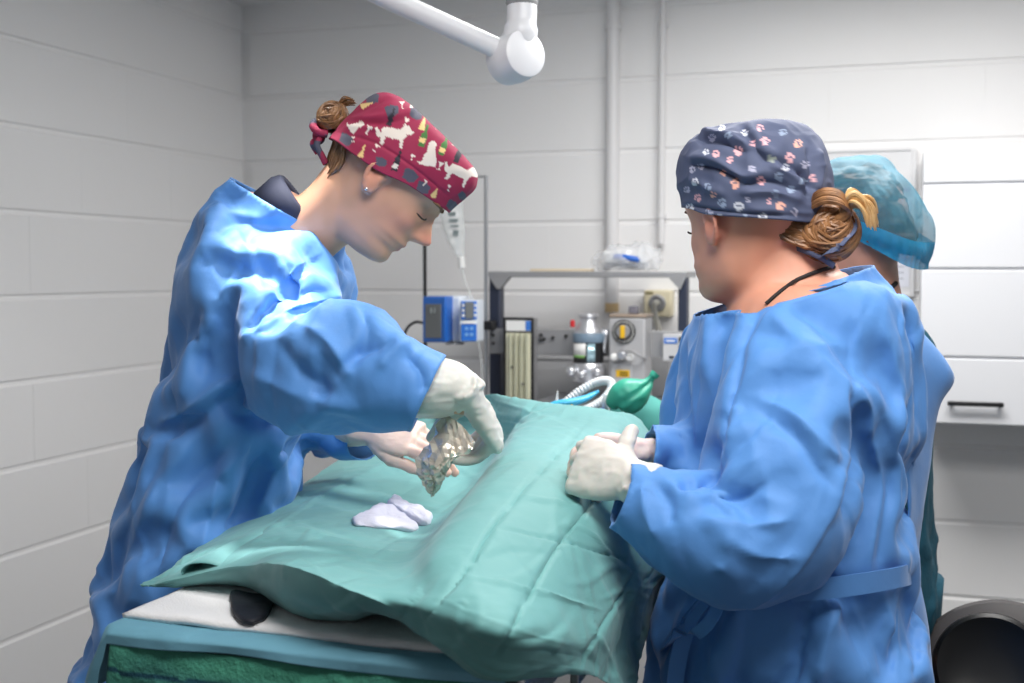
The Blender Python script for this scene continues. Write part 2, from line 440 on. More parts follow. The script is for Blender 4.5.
def head_parts(wide=1.0, jaw=0.0, crown=1.0):
    """head in its own frame: x to the person's right, y forward, z up, origin between the ear canals"""
    nz, na = 110, 120
    zs = np.concatenate([np.linspace(-.104, .1, 84), .1+.025*np.sin(np.linspace(0, PI/2, 27)[1:])])
    V = []; F = []
    for z in zs:
        f, b, w = interp(_F, z), interp(_B, z), interp(_W, z)*wide
        w += jaw*math.exp(-((z+.07)/.035)**2); f += jaw*.35*math.exp(-((z+.09)/.02)**2)
        for j in range(na):
            a = 2*PI*j/na; s, c = math.sin(a), math.cos(a)
            e = .86 if c > 0 else .95
            x = w*math.copysign(abs(s)**e, s); y = (f if c > 0 else -b)*math.copysign(abs(c)**.92, c)
            if c > 0:
                nh = np.interp(z, [-.04, -.034, -.027, -.02, -.008, .008, .02, .03], [0, .011, .028, .0315, .023, .0125, .007, 0])
                ns = np.interp(z, [-.036, -.027, -.015, .01, .03], [.0125, .0115, .0085, .006, .006])
                y += nh*math.exp(-(x/ns)**2)
                y += .006*math.exp(-((abs(x)-.0135)/.006)**2-((z+.027)/.008)**2)
                y -= .0105*math.exp(-((abs(x)-.030)/.015)**2-((z-.012)/.011)**2)
                y += .0065*math.exp(-((abs(x)-.032)/.0105)**2-((z-.010)/.0075)**2)
                y += .004*math.exp(-((abs(x)-.043)/.016)**2-((z+.018)/.016)**2)
                y += .0025*math.exp(-(x/.02)**2-((z+.0615)/.004)**2)+.003*math.exp(-(x/.02)**2-((z+.0495)/.0045)**2)
                y -= .003*math.exp(-(x/.021)**2-((z+.0555)/.0018)**2)
            V.append((x, y, z if z < .05 else .05+(z-.05)*crown))
    k = len(zs)
    for i in range(k-1):
        for j in range(na): F.append((i*na+j, i*na+(j+1) % na, (i+1)*na+(j+1) % na, (i+1)*na+j))
    F.append(tuple(range(na-1, -1, -1))); F.append(tuple((k-1)*na+j for j in range(na)))
    parts = [(np.array(V), F)]
    for s in (1, -1):
        X = .0715*wide*s
        out = [(-.006, -.026), (.004, -.020), (.006, -.006), (.001, .003), (.010, .014), (.006, .027), (-.008, .033), (-.021, .026), (-.026, .010), (-.021, -.008), (-.012, -.022)]
        lift = [.004, .006, .006, .004, .004, .009, .013, .016, .016, .012, .007]
        P = smooth_path([(X+s*l, y, z) for (y, z), l in zip(out+out[:1], lift+lift[:1])], 44)[:-1]
        es = lambda v: np.array((X, -.006, -.006))+(np.asarray(v)-np.array((X, -.008, 0)))*np.array((.8, .8, .78))
        v_, f_ = tube(P, .0046, 8, False, True); parts.append((es(v_), f_))
        mb = MB(); c = math.cos(.42); q = math.sin(.42)
        M = np.array([[c*1.0, s*q, 0], [-s*q, c, 0], [0, 0, 1.0]])
        mb.ball((X+s*.006, -.010, .004), (.0055, .0175, .027), M, 20, 14); mb.ball((X+s*.003, -.004, -.021), (.0045, .008, .009), M, 14, 10)
        v_, f_ = mb.arr(); parts.append((es(v_), f_))
    return parts
def head_frame(origin, fwd, up):
    f = nrm(fwd); u = nrm(np.asarray(up)-np.dot(up, f)*f); r = np.cross(f, u)
    return basis(r, f, u, origin)
def xf(M, V): return np.asarray(V)@M[:3, :3].T+M[:3, 3]
def ixf(M, V): return (np.asarray(V)-M[:3, 3])@np.linalg.inv(M[:3, :3]).T

def hand_parts(wrist, fwd, back, side, curls, spread=.06, thumb=None, s=1.0, fat=1.0, wr=.0255, tl=1.0):
    """palm, four bent fingers of unequal length and a thumb; side=1 right hand, -1 left hand"""
    f = nrm(fwd); b = nrm(np.asarray(back)-np.dot(back, f)*f); th = np.cross(b, f)*side; w = np.asarray(wrist, float)
    parts = []
    rows = []
    for d, hw, hd in ((-.03, wr, wr*.82), (0, wr, wr*.74), (.02, .030, .0175), (.045, .0385, .0165), (.07, .041, .0145), (.088, .040, .0125), (.094, .036, .008)):
        rows.append((*(w+f*d*s), hw*s*fat, hd*s*fat))
    parts.append(oval(rows, 24, 24, axis=b))
    L = [(.043, .026, .021), (.047, .030, .022), (.043, .027, .021), (.034, .020, .019)]
    for k in range(4):
        base = w+s*(f*(.084-.004*abs(k-1)-(.004 if k == 3 else 0))+th*(.0285-.0195*k)-b*.001)
        sp = (1.5-k)*spread; d0 = nrm(f*math.cos(sp)+th*math.sin(sp))
        P = [base-d0*.018*s, base]; a = 0; R = [.0088, .0092]
        for j in range(3):
            a += curls[k][j]; dr = d0*math.cos(a)-b*math.sin(a)
            P.append(P[-1]+dr*L[k][j]*s); R.append((.0085, .0076, .0066)[j]*(1 if k < 3 else .88))
        P.append(P[-1]+dr*.003*s); R.append(.0035)
        Q = smooth_path(np.concatenate([np.array(P), np.array(R)[:, None]*s*fat], 1), 30)
        parts.append(tube(Q[:, :3], Q[:, 3], 14))
    th_dirs = thumb or [(.55, .75, .35), (.8, .45, .45), (.9, .2, .5)]
    P = [w+s*(f*.018+th*.016-b*.004)]; R = [.014]
    for (a_, t_, n_), l, r in zip(th_dirs, (.043, .033, .026), (.0115, .0098, .0078)):
        P.append(P[-1]+nrm(f*a_+th*t_-b*n_)*l*s*tl); R.append(r)
    P.append(P[-1]+nrm(P[-1]-P[-2])*.003*s); R.append(.004)
    Q = smooth_path(np.concatenate([np.array(P), np.array(R)[:, None]*s*fat], 1), 26)
    parts.append(tube(Q[:, :3], Q[:, 3], 14))
    return parts
def skin_colors(V, M, base=(220, 168, 138), lips=(196, 120, 112), flush=(222, 140, 122)):
    q = ixf(M, V); n = len(V); C = np.tile(srgb(*base), (n, 1))
    def mix(c, w): C[:] = C*(1-w[:, None])+np.array(srgb(*c))*w[:, None]
    x, y, z = q.T; g = lambda v, c, s: np.exp(-((v-c)/s)**2)
    near = (y > .0)*(np.abs(z) < .14)
    mix(flush, .55*g(np.abs(x), .04, .02)*g(z, -.025, .022)*near)
    mix(flush, .75*g(x, 0, .013)*g(z, -.022, .013)*(y > .085)*near)
    mix(flush, .5*(np.abs(x) > .068)*g(z, 0, .035)*g(y, -.01, .03))
    mix(lips, .85*g(x, 0, .021)*np.clip(g(z, -.0555, .0085)*1.4, 0, 1)*(y > .07)*near)
    mix((170, 120, 105), .5*g(np.abs(x), .032, .015)*g(z, .016, .007)*near*(y > .05))  # eyelid shading, put into the skin colour as a darker tone
    C *= (1+.06*vnoise(V*60, 3))[:, None]
    return C
def leg_parts(hip, knee, foot, s=1.0):
    f = np.asarray(foot)
    return oval([(*hip, .088*s, .095*s), (*(np.asarray(hip)*.5+np.asarray(knee)*.5), .078*s, .082*s), (*knee, .056*s, .062*s), (*(np.asarray(knee)*.6+f*.4), .052*s, .058*s), (*(f+ZV*.10), .036, .040), (*(f+ZV*.03), .036, .04)], 24, 40, axis=(0, 1, 0))
def shoe(parent, pos, d, material):
    d = nrm(d); r = np.cross(d, ZV); M = basis(r, d, ZV, pos)
    rows = [(-.085, .030, .03, .03), (-.06, .036, .042, .042), (0, .040, .045, .045), (.06, .046, .034, .034), (.12, .044, .027, .027), (.155, .030, .02, .02), (.165, .012, .012, .012)]
    mb = MB(); P = [(0, y, zc, hw, hh) for y, hw, zc, hh in rows]
    V, F = oval(P, 24, 30, axis=(0, 0, 1)); V[:, 2] = np.maximum(V[:, 2], .004); V[:, 2] = np.maximum(V[:, 2], 0.002)
    mb.add(V, F).xf(M); return mb.build('shoe', material, parent)

def strands(mb, paths, r, n=6):
    for P in paths: 
        k = len(P); rr = r*np.clip(np.minimum(np.linspace(0, 1, k), np.linspace(1, 0, k))*6+.25, .25, 1); mb.add(*tube(P, rr, n))
def hair_mat(name, c1, c2):
    m = mat(name, c1, .42); add_mottle(m, 55, c1, c2, .3, .7, 5); return m
def cap_grid(brim, apex, bulge, M, nu=150, nv=70, box=2.3):
    """dome of cloth from a closed brim curve (head frame) up to an apex"""
    n = len(brim); B = smooth_path(np.concatenate([brim, brim[:1]]), nu+1)[:-1]
    V = []; F = []; apex = np.asarray(apex, float)
    for i in range(nv+1):
        t = i/nv
        rad = math.sqrt(max(0, 1-t**box))
        for j in range(nu):
            b = B[j]; c = np.array((apex[0], apex[1], b[2]))
            out = b-c; rise = (apex[2]-b[2])*math.sin(t*PI/2)**.92
            rr = rad*(1+bulge*math.sin(min(t*1.6, 1)*PI))
            V.append(c+out*rr+np.array((0, 0, rise)))
    V = np.array(V)
    for i in range(nv):
        for j in range(nu): F.append((i*nu+j, (i+1)*nu+j, (i+1)*nu+(j+1) % nu, i*nu+(j+1) % nu))
    return xf(M, V), F
# ------------------------------------------------------------------ surgeon on the left
def gown_mat(name, c):
    m = mat(name, c, .60, Specular_IOR_Level=.32, Sheen_Weight=.2, Sheen_Roughness=.4)
    add_bump(m, 900, .06, .001); add_bump(m, 11, .25, .012, 7, .5); add_crumple(m, 5, .22, .022); return m
GOWN = gown_mat('blue_gown_fabric', srgb(90, 145, 212))
NAVY = mat('navy_cotton', srgb(40, 46, 70), .8); add_bump(NAVY, 700, .2, .001)
SHOE = mat('white_clog', srgb(225, 225, 225), .4)
TROUSER = mat('navy_trousers', srgb(38, 44, 68), .85); add_bump(TROUSER, 30, .4, .01)
GLOVE = attr_color(mat('latex_glove', (.8, .78, .74), .45, Subsurface_Weight=.15, Subsurface_Scale=.008))
add_bump(GLOVE, 60, .25, .002)
surgeon = empty('person', U(200, 271, 1.87)*np.array((1, 1, 0)), 'woman in blue gown and dark red dog-print cap leaning over the drape with both hands', 'person')
T_L = [(156, 850, 1.86, 94, .225), (162, 770, 1.86, 88, .215), (170, 700, 1.86, 86, .21), (190, 600, 1.87, 81, .20), (211, 500, 1.87, 80, .19), (235, 420, 1.87, 71, .19),
       (254, 340, 1.87, 75, .19), (264, 280, 1.87, 78, .19), (272, 240, 1.86, 72, .16), (284, 212, 1.85, 62, .095), (294, 196, 1.85, 58, .085), (300, 186, 1.85, 58, .085)]
A_RL = [(282, 258, 1.79, 46, .07), (284, 305, 1.74, 52, .085), (290, 350, 1.69, 56, .085), (310, 373, 1.65, 60, .08), (345, 364, 1.62, 66, .075), (388, 380, 1.60, 50, .065), (424, 388, 1.59, 42, .055), (436, 391, 1.585, 40, .05), (446, 394, 1.585, 40, .05)]
A_LL = [(300, 255, 1.98, 50, .07), (300, 330, 2.03, 54, .07), (308, 395, 2.03, 46, .07), (340, 425, 1.98, 34, .055), (366, 434, 1.94, 28, .045), (374, 436, 1.93, 28, .045)]
torso = oval(pxrows(T_L), 40, 70); armR = oval(pxrows(A_RL), 32, 50); armL = oval(pxrows(A_LL), 28, 40)
V, F = union([torso, armR, armL], .0155, 4)
W = crumple(V, F, None, 32, .14, .02, 5, .2)
def trim_edges(V, F, cuts):
    cnt = {}
    for f in F:
        for i in range(len(f)):
            e = (f[i], f[(i+1) % len(f)]); e = e if e[0] < e[1] else (e[1], e[0]); cnt[e] = cnt.get(e, 0)+1
    b = np.zeros(len(V), bool)
    for e, c in cnt.items():
        if c == 1: b[list(e)] = True
    V = V.copy()
    for c, n, r in cuts:
        n = nrm(n); d = (V-c)@n; m = b & (np.linalg.norm(V-c, axis=1) < r*1.3) & (np.abs(d) < .02); V[m] -= n*d[m][:, None]
    return V
def finish_gown(W, F, cuts, strokes, levels=2, noise=.0014, axis=ZV, ncr=230, seed=1):
    o = mesh_obj('tmp', W, F); md = o.modifiers.new('s', 'SUBSURF'); md.levels = levels; V, F = evaluated(o); bpy.data.objects.remove(o)
    kill = np.zeros(len(V), bool)
    for c, n, r in cuts: kill |= (((V-c)@nrm(n)) > 0) & (np.linalg.norm(V-c, axis=1) < r)
    V, F, _ = drop(V, F, kill)
    V = trim_edges(V, F, cuts)
    for st in strokes: V = sculpt(V, F, st)
    N = normals(V, F)
    V = creases(V, F, ncr, (.07, .26), (.006, .020), (.0015, .0052), axis, .55, seed)
    N = normals(V, F)
    V = V+N*(noise*(ridged(V*np.array((11, 11, 8)), 3, 5)-.6))[:, None]
    return V, F
strokesL = [[
    ([(309, 263), (280, 288), (246, 330)], 7, -.010, 1), ([(345, 296), (300, 306), (262, 326)], 6, .010), ([(330, 292), (290, 290), (262, 312)], 8, -.012),
    ([(228, 378), (196, 404), (158, 424)], 7, .012), ([(240, 392), (200, 418), (165, 438)], 8, -.010),
    ([(384, 346), (360, 352), (340, 372)], 6, -.010), ([(427, 338), (395, 350), (378, 370)], 6, .008), ([(405, 352), (420, 372), (424, 395)], 6, -.008),
    ([(300, 322), (330, 345), (352, 378)], 7, .008), ([(275, 340), (300, 372), (335, 395)], 8, -.008), ([(360, 300), (368, 330), (358, 360)], 6, -.007),
    ([(240, 340), (262, 330), (300, 316)], 6, .007), ([(250, 372), (290, 392), (350, 410)], 8, .006),
    ([(222, 176), (205, 230), (190, 290)], 9, .006), ([(215, 200), (232, 215), (268, 222)], 6, .008), ([(210, 235), (240, 222), (285, 228)], 6, -.006),
    ([(200, 300), (190, 350), (182, 410)], 7, .005), ([(222, 300), (208, 350), (205, 380)], 6, -.005), ([(240, 260), (215, 320), (212, 365)], 6, .005),
    ([(255, 430), (215, 490), (190, 590)], 9, .011), ([(285, 440), (262, 500), (240, 560)], 9, .010), ([(235, 440), (180, 500), (150, 590)], 8, -.010),
    ([(200, 430), (150, 500), (120, 600)], 9, .009), ([(168, 440), (130, 520), (108, 620)], 8, -.008), ([(270, 440), (240, 510), (215, 560)], 8, -.010),
    ([(150, 560), (128, 610), (118, 660)], 7, .006)]]
cutsL = [(U(283, 208, 1.85), RT*.50+ZV*.86, .2), (U(428, 394, 1.585), RT*.9-UP*.42, .12), (U(367, 434, 1.94), U(374, 436, 1.93)-U(340, 425, 1.98), .1),
         (U(154, 830, 1.86), -ZV, 1.0)]
V, F = finish_gown(W, F, cutsL, strokesL)
W0 = (V, F)
gw = mesh_obj('surgical_gown', V, F, GOWN, surgeon); md = gw.modifiers.new('s', 'SOLIDIFY'); md.thickness = .0016
# head
PITL = math.radians(44)
MH = head_frame(U(379, 175, 1.735)+FW*.0715, RT*math.cos(PITL)-ZV*math.sin(PITL)+FW*.02, RT*math.sin(PITL)+ZV*math.cos(PITL))
head = [(xf(MH, v), f) for v, f in head_parts(1.0, 0.0, .72)]
neck = oval([(*U(292, 235, 1.83), .075, .075), (*U(313, 227, 1.82), .054, .055), (*U(334, 210, 1.81), .051, .052), (*U(350, 191, 1.805), .052, .052), (*U(364, 172, 1.805), .050, .05)], 32, 24)
def tuck(V, F, W0, keep, gap=.006):
    """pulls skin that would poke through the cloth back under it"""
    t = BVHTree.FromPolygons(W0[0].tolist(), W0[1]); NW = normals(*W0); N = normals(V, F); V = V.copy(); move = np.zeros(len(V))
    free = np.zeros(len(V), bool)
    for c, r in keep: free |= np.linalg.norm(V-np.asarray(c), axis=1) < r
    for i, p in enumerate(V):
        if free[i]: continue
        loc, nr, fi, d = t.find_nearest(Vector(p), .06)
        if loc is None: continue
        sd = (Vector(p)-loc).dot(Vector(NW[list(W0[1][fi])].mean(0)))
        if sd > -gap and (sd < .03): move[i] = min(sd+gap, .03)
    mv = relax(np.stack([move]*3, 1), F, 2)[:, 0]
    return V-N*np.maximum(mv, move)[:, None]
def slim(rows, k): return [(a, b, d, r*k, h*k) for a, b, d, r, h in rows]
tor = oval(pxrows(slim(T_L[2:-2], .76)), 32, 50)
wrR = U(470, 397, 1.585); wrL = U(368, 431, 1.90)
arR = oval(pxrows([(284, 260, 1.80, 30, .045), (284, 305, 1.75, 32, .045), (290, 350, 1.70, 32, .045), (312, 378, 1.64, 34, .045), (345, 378, 1.62, 34, .042), (400, 382, 1.60, 29, .038), (436, 387, 1.59, 26, .034), (470, 397, 1.585, 19, .022)]), 28, 46)
arL = oval(pxrows([(300, 258, 1.98, 40, .05), (300, 330, 2.03, 40, .05), (308, 392, 2.03, 36, .045), (335, 420, 1.98, 26, .035), (368, 431, 1.90, 15, .021)]), 24, 40)
hR = dict(wrist=wrR, fwd=RT*.36-ZV*.62+FW*.62, back=RT*.86+ZV*.42-FW*.1, side=1, curls=[(.7, .9, .5), (.8, .9, .5), (.9, .95, .5), (1.0, .8, .4)], spread=.03, thumb=[(.5, .2, .8), (.5, .0, .9), (.5, -.1, .9)])
hL = dict(wrist=wrL, fwd=RT*.93-ZV*.12-FW*.34, back=ZV*.8-RT*.1-FW*.5, side=-1, curls=[(.15, .35, .2), (.3, .45, .3), (.45, .55, .3), (.5, .6, .35)], spread=.05, thumb=[(.75, .5, .25), (.95, .15, .2), (.95, .0, .25)])
hip = U(165, 700, 1.86); fx = RT*.06
legs = []
for sd in (-1, 1):
    h = hip+FW*.08*sd; h[2] = .86; kn = h*1.0; kn[2] = .46; ft = h+fx; ft[2] = .02
    legs.append((h, kn, ft))
V, F = union([tor, neck, arR, arL]+head+hand_parts(s=.915, fat=.74, **hR)+hand_parts(s=.915, fat=.74, **hL)+[leg_parts(*l, .78) for l in legs], .0034, 0)
V = relax(V, F, 4, taubin=True)
V = relax(V, F, 30, w=np.exp(-(np.linalg.norm(V-xf(MH, [(0, -.028, -.085)])[0], axis=1)/.05)**4)*(ixf(MH, V)[:, 1] < .04)*.9)
V = tuck(V, F, W0, [(wrR+nrm(hR['fwd'])*.07, .115), (wrL+nrm(hL['fwd'])*.07, .11), (xf(MH, [(0, -.01, -.02)])[0], .155)])
bd = mesh_obj('body', V, F, SKIN, surgeon); set_col(bd, skin_colors(V, MH))
for l in legs:
    V, F = oval([(*l[0], .075, .08), (*(l[0]*.5+l[1]*.5), .076, .08), (*l[1], .072, .076), (*(l[2]+ZV*.2), .070, .08), (*(l[2]+ZV*.06), .068, .078)], 24, 30, axis=(0, 1, 0))
    V = V+normals(V, F)*(.006*fbm(V*12, 2, 3))[:, None]; mesh_obj('trouser_leg', V, F, TROUSER, surgeon)
    shoe(surgeon, (l[2]-ZV*.02)*np.array((1, 1, 0))+RT*.01, RT, SHOE)
def glove(hd, rows, cuff_pts, parent, tipcol=(226, 190, 172), base=(214, 213, 206), s=.92, fat=1.06):
    P = hand_parts(s=s, fat=fat, **hd)+[oval(pxrows(rows), 28, 30)]
    V, F = union(P, .0026, 0); V = relax(V, F, 6, taubin=True)
    N = normals(V, F); V = V+N*(.0011*ridged(V*np.array((34, 34, 60)), 2, 4))[:, None]
    d = np.linalg.norm(V-np.asarray(hd['wrist']), axis=1); k = np.clip((d-.085)/.05, 0, 1)*((V-hd['wrist'])@nrm(hd['fwd']) > .03)
    C = np.array(srgb(*base))*(1-k[:, None])+np.array(srgb(*tipcol))*k[:, None]
    o = mesh_obj('glove', V, F, GLOVE, parent); set_col(o, C); return o
glove(hR, [(396, 383, 1.60, 33, .042), (428, 387, 1.592, 31, .042), (450, 389, 1.588, 28, .037), (464, 393, 1.586, 23, .03), (472, 400, 1.585, 19.5, .0255)], None, surgeon, (232, 205, 190))
glove(hL, [(340, 426, 1.95, 20, .03), (356, 430, 1.92, 16, .025), (370, 431.5, 1.90, 13.5, .022)], None, surgeon, (224, 184, 168), (225, 200, 186))
# navy collar of the scrubs under the gown
cr = []
for a in np.linspace(0, 2*PI, 40, endpoint=False):
    c = U(297, 213, 1.835); t = nrm(U(330, 190, 1.835)-U(297, 213, 1.835)); wv = nrm(np.cross(FW, t)); dv = np.cross(t, wv)
    cr.append(c+wv*math.cos(a)*.062+dv*math.sin(a)*.066)
mb = MB(); cr = np.array(cr); K = len(cr); t = nrm(U(330, 190, 1.835)-U(297, 213, 1.835))
prof = [(0, -.035), (.004, 0.0), (.0, .012), (-.004, .016), (-.010, .010), (-.012, -.035)]
ctr = cr.mean(0); VV = []; FF = []
for i in range(K):
    o_ = nrm(cr[i]-ctr)
    for r_, h_ in prof: VV.append(cr[i]+o_*r_+t*h_)
n_ = len(prof)
for i in range(K):
    for j in range(n_): FF.append((i*n_+j, ((i+1) % K)*n_+j, ((i+1) % K)*n_+(j+1) % n_, i*n_+(j+1) % n_))
mesh_obj('scrub_collar', VV, FF, NAVY, surgeon)
# face details
EYEW = mat('eye_white', srgb(225, 220, 215), .2); LASH = mat('eyelash', srgb(62, 42, 34), .7); BROW = mat('eyebrow', srgb(130, 92, 66), .8)
def face_bits(M, parent, brow=True, lidz=.006):
    for s in (1, -1):
        P = [xf(M, [(s*(.016+.036*t), .0880-.0165*t*t-.003*(1-t)**2, lidz-.0022*math.sin(t*PI)-.002-.003*t)])[0] for t in np.linspace(0, 1, 10)]
        MB().tube(P, np.array([.0007]+[.0014]*8+[.0007]), 6).build('eyelashes', LASH, parent)
        if brow:
            P = [xf(M, [(s*(.014+.036*t), .0935-.016*t*t, .026+.005*math.sin(t*PI*.8))])[0] for t in np.linspace(0, 1, 10)]
            MB().tube(P, np.array([.0012]+[.0024]*7+[.0014, .0006]), 6).build('eyebrow', BROW, parent)
face_bits(MH, surgeon)
EAR = mat('earring_silver', srgb(235, 235, 238), .15, .9)
for s in (1, -1):
    MB().ball(xf(MH, [(s*.078, -.003, -.024)])[0], .0028, None, 12, 8).build('earring', EAR, surgeon)
# patterned cap, pattern colours stamped per vertex
CAPM = attr_color(mat('printed_cotton', (.4, .05, .12), .75)); add_bump(CAPM, 900, .12, .0008)
def ell(cx, cy, rx, ry, a=0, n=14):
    return [(cx+rx*math.cos(t)*math.cos(a)-ry*math.sin(t)*math.sin(a), cy+rx*math.cos(t)*math.sin(a)+ry*math.sin(t)*math.cos(a)) for t in np.linspace(0, 2*PI, n, endpoint=False)]
def inpoly(P, poly):
    x, y = P[:, 0], P[:, 1]; r = np.zeros(len(P), bool); n = len(poly)
    for i in range(n):
        (x0, y0), (x1, y1) = poly[i], poly[(i+1) % n]
        if y0 == y1: continue
        m = ((y0 > y) != (y1 > y)) & (x < (x1-x0)*(y-y0)/(y1-y0)+x0); r ^= m
    return r
DOG_STAND = [[(-14, -2), (-12, -8), (-2, -9), (7, -8), (11, -14), (16, -14), (18, -10), (22, -8), (21, -5), (15, -4), (12, 0), (12, 12), (9, 12), (8, 3), (0, 3), (-8, 2), (-9, 12), (-13, 12), (-13, 4), (-17, 4), (-21, -6), (-19, -7)]]
DOG_SIT = [[(-3, -14), (2, -16), (6, -13), (5, -9), (6, -3), (9, 6), (9, 14), (-9, 14), (-14, 11), (-8, 10), (-7, 4), (-4, -3), (-4, -9)]]
BOTTLE = [[(-3.2, 10), (-3.2, -2), (-1.3, -6), (-1.3, -13), (1.3, -13), (1.3, -6), (3.2, -2), (3.2, 10)]]
LABEL = [[(-3.2, 5), (-3.2, 0), (3.2, 0), (3.2, 5)]]
CONE = [[(0, -9), (3.5, 6), (-3.5, 6)]]
GLASS = [[(-4, -5), (4, -5), (.5, 0), (.5, 4), (3, 5), (-3, 5), (-.5, 4), (-.5, 0)]]
BLOB = [[(-8, -5), (0, -7), (8, -4), (7, 4), (2, 6), (-6, 5)]]
def stamp(C, P, polys, cx, cy, ang, sc, col):
    a = math.radians(ang); c, s = math.cos(a)/sc, math.sin(a)/sc
    q = np.stack([(P[:, 0]-cx)*c+(P[:, 1]-cy)*s, -(P[:, 0]-cx)*s+(P[:, 1]-cy)*c], 1)
    for poly in polys: C[inpoly(q, poly)] = srgb(*col)
def both_sides(V, M, F):
    """pixel coordinates with the far half of the head mirrored onto the near half"""
    q = ixf(M, V); far = (normals(V, F)*(V-CAM)).sum(1) > 0
    q[:, 0] = np.where(far, -q[:, 0], q[:, 0]); return PXY(xf(M, q))[:, :2]
brimL = np.array([(0, .103, .034), (.032, .094, .033), (.062, .062, .027), (.079, .030, .020), (.086, -.005, .007), (.080, -.050, -.001), (.05, -.088, -.006), (0, -.104, -.012),
                  (-.05, -.088, -.006), (-.080, -.050, -.001), (-.086, -.005, .007), (-.079, .030, .020), (-.062, .062, .027), (-.032, .094, .033)])
V, F = cap_grid(brimL, (0, .030, .111), .012, MH, 240, 110, 3.3)
q = ixf(MH, V)
q[:, 1] += .006*np.exp(-((q[:, 2]-.095)/.03)**2)*np.clip(q[:, 1]/.06, -1, 1)
V = xf(MH, q)
strokC = [([(352, 118), (385, 116), (425, 108)], 3.5, .004), ([(350, 124), (390, 122), (420, 114)], 3, -.004), ([(338, 132), (375, 143), (410, 165), (448, 196)], 1.6, -.0018),
          ([(430, 103), (446, 116), (462, 132)], 3, -.004), ([(436, 112), (452, 128), (470, 150)], 3, .004), ([(345, 118), (365, 108), (385, 99)], 3, -.003), ([(345, 128), (362, 126), (380, 130)], 3, .003),
          ([(325, 130), (340, 124), (356, 106)], 3, .003)]
V = sculpt(V, F, strokC); N = normals(V, F); V = V+N*(.0012*fbm(V*38, 2, 8))[:, None]
P2 = both_sides(V, MH, F); C = np.tile(srgb(158, 38, 76), (len(V), 1))
CRM, GRN, BLK, GRY, YEL = (236, 224, 214), (70, 122, 62), (44, 40, 52), (84, 84, 100), (238, 205, 140)
for a in [(BLOB, 346, 140, 30, .9, GRY), (BLOB, 392, 111, -10, .9, GRY), (BLOB, 416, 114, 20, .9, GRY), (BLOB, 381, 162, 20, .75, GRY), (BLOB, 410, 176, 30, 1.0, GRY), (BLOB, 423, 188, 30, .9, GRY), (BLOB, 471, 143, 70, .9, GRY),
          (BLOB, 452, 206, 40, .8, GRY), (BLOB, 462, 196, 60, .6, GRY), (BLOB, 372, 98, 0, .9, GRY), (DOG_STAND, 393, 136, 10, .92, CRM), (DOG_SIT, 430, 154, 10, .86, CRM), (DOG_STAND, 459, 174, 25, .85, CRM), (DOG_STAND, 420, 101, 10, .7, CRM),
          (DOG_SIT, 356, 126, 60, .55, CRM), (BOTTLE, 424, 137, 18, 1.0, GRN), (BOTTLE, 444, 146, 20, .95, GRN), (LABEL, 423, 138, 18, 1.0, YEL), (LABEL, 443, 148, 20, .95, YEL), (BOTTLE, 397, 162, 20, .95, BLK), (LABEL, 396, 164, 20, .9, CRM),
          (BOTTLE, 391, 118, 20, .8, BLK), (BOTTLE, 459, 154, 22, .9, BLK), (CONE, 423, 124, 15, 1.0, YEL), (CONE, 362, 152, 25, .9, YEL), (CONE, 435, 193, 25, .85, YEL), (CONE, 366, 105, 70, .9, YEL), (CONE, 450, 118, -40, .8, YEL),
          (GLASS, 368, 130, 30, .9, CRM), (GLASS, 406, 122, 20, .8, CRM), (GLASS, 376, 148, 30, .7, CRM), (GLASS, 412, 158, 20, .7, CRM), (GLASS, 440, 166, 20, .8, CRM), (GLASS, 454, 142, 20, .7, CRM), (GLASS, 425, 183, 30, .6, CRM), (GLASS, 438, 126, 10, .7, CRM), (GLASS, 449, 188, 20, .6, CRM), (GLASS, 402, 105, 0, .7, CRM), (GLASS, 353, 139, 0, .5, CRM)]: stamp(C, P2, *a)
# stitched line above the hem
sg = PXY(V)
cap = mesh_obj('scrub_cap', V, F, CAPM, surgeon); set_col(cap, C)
md = cap.modifiers.new('s', 'SOLIDIFY'); md.thickness = .0015; md.offset = -1
STIT = mat('pale_thread', srgb(225, 190, 195), .8)
# tie of the cap: knot and two ends behind the head
tie = MB(); kp = xf(MH, [(0.0, -.112, -.004)])[0]
kp = U(319, 136, 1.80)
tie.ball(kp, (.010, .010, .013)); 
for P, r in (([(327, 134, 1.79), (318, 132, 1.785), (313, 126, 1.79), (316, 122, 1.80), (322, 127, 1.80)], .006), ([(319, 138, 1.79), (317, 146, 1.785), (322, 156, 1.785), (326, 164, 1.785)], .005), ([(318, 138, 1.80), (313, 144, 1.80), (318, 153, 1.80)], .005)):
    Q = smooth_path([U(*p) for p in P], 20); V2, F2 = tube(Q, r, 10); 
    tie.add(V2, F2)
tv, tf = tie.arr(); to = mesh_obj('cap_tie', tv, tf, CAPM, cap)
Ct = np.tile(srgb(150, 36, 72), (len(tv), 1)); Ct[vnoise(tv*70, 2) > .12] = srgb(70, 72, 90); set_col(to, Ct)
# hair: bun above the knot, wisps at the nape
HAIR = hair_mat('brown_hair', srgb(92, 62, 40), srgb(158, 116, 76))
rr = random.Random(5); bun = MB(); bc = U(333, 118, 1.80)
for k in range(150):
    r0 = rr.uniform(.004, .0225); o_ = rr.choice((-1, 1, 1))*.019; a0 = rr.uniform(0, 2*PI); n_ = nrm(-FW*.8-RT*.25+ZV*.35+.28*np.array((rr.gauss(0, 1), rr.gauss(0, 1), rr.gauss(0, 1)))); e1 = nrm(np.cross(n_, (.3, .5, .8))); e2 = np.cross(n_, e1)
    P = [bc+(e1*math.cos(a0+t)+e2*math.sin(a0+t))*r0*np.array((1.0, 1.0, 1.05))+n_*o_*math.sqrt(max(0, 1-(r0/.024)**2))+n_*.002*math.sin(t*2) for t in np.linspace(0, rr.uniform(2, 4), 18)]
    strands(bun, [P], rr.uniform(.0010, .0022))
bun.ball(bc, .016)
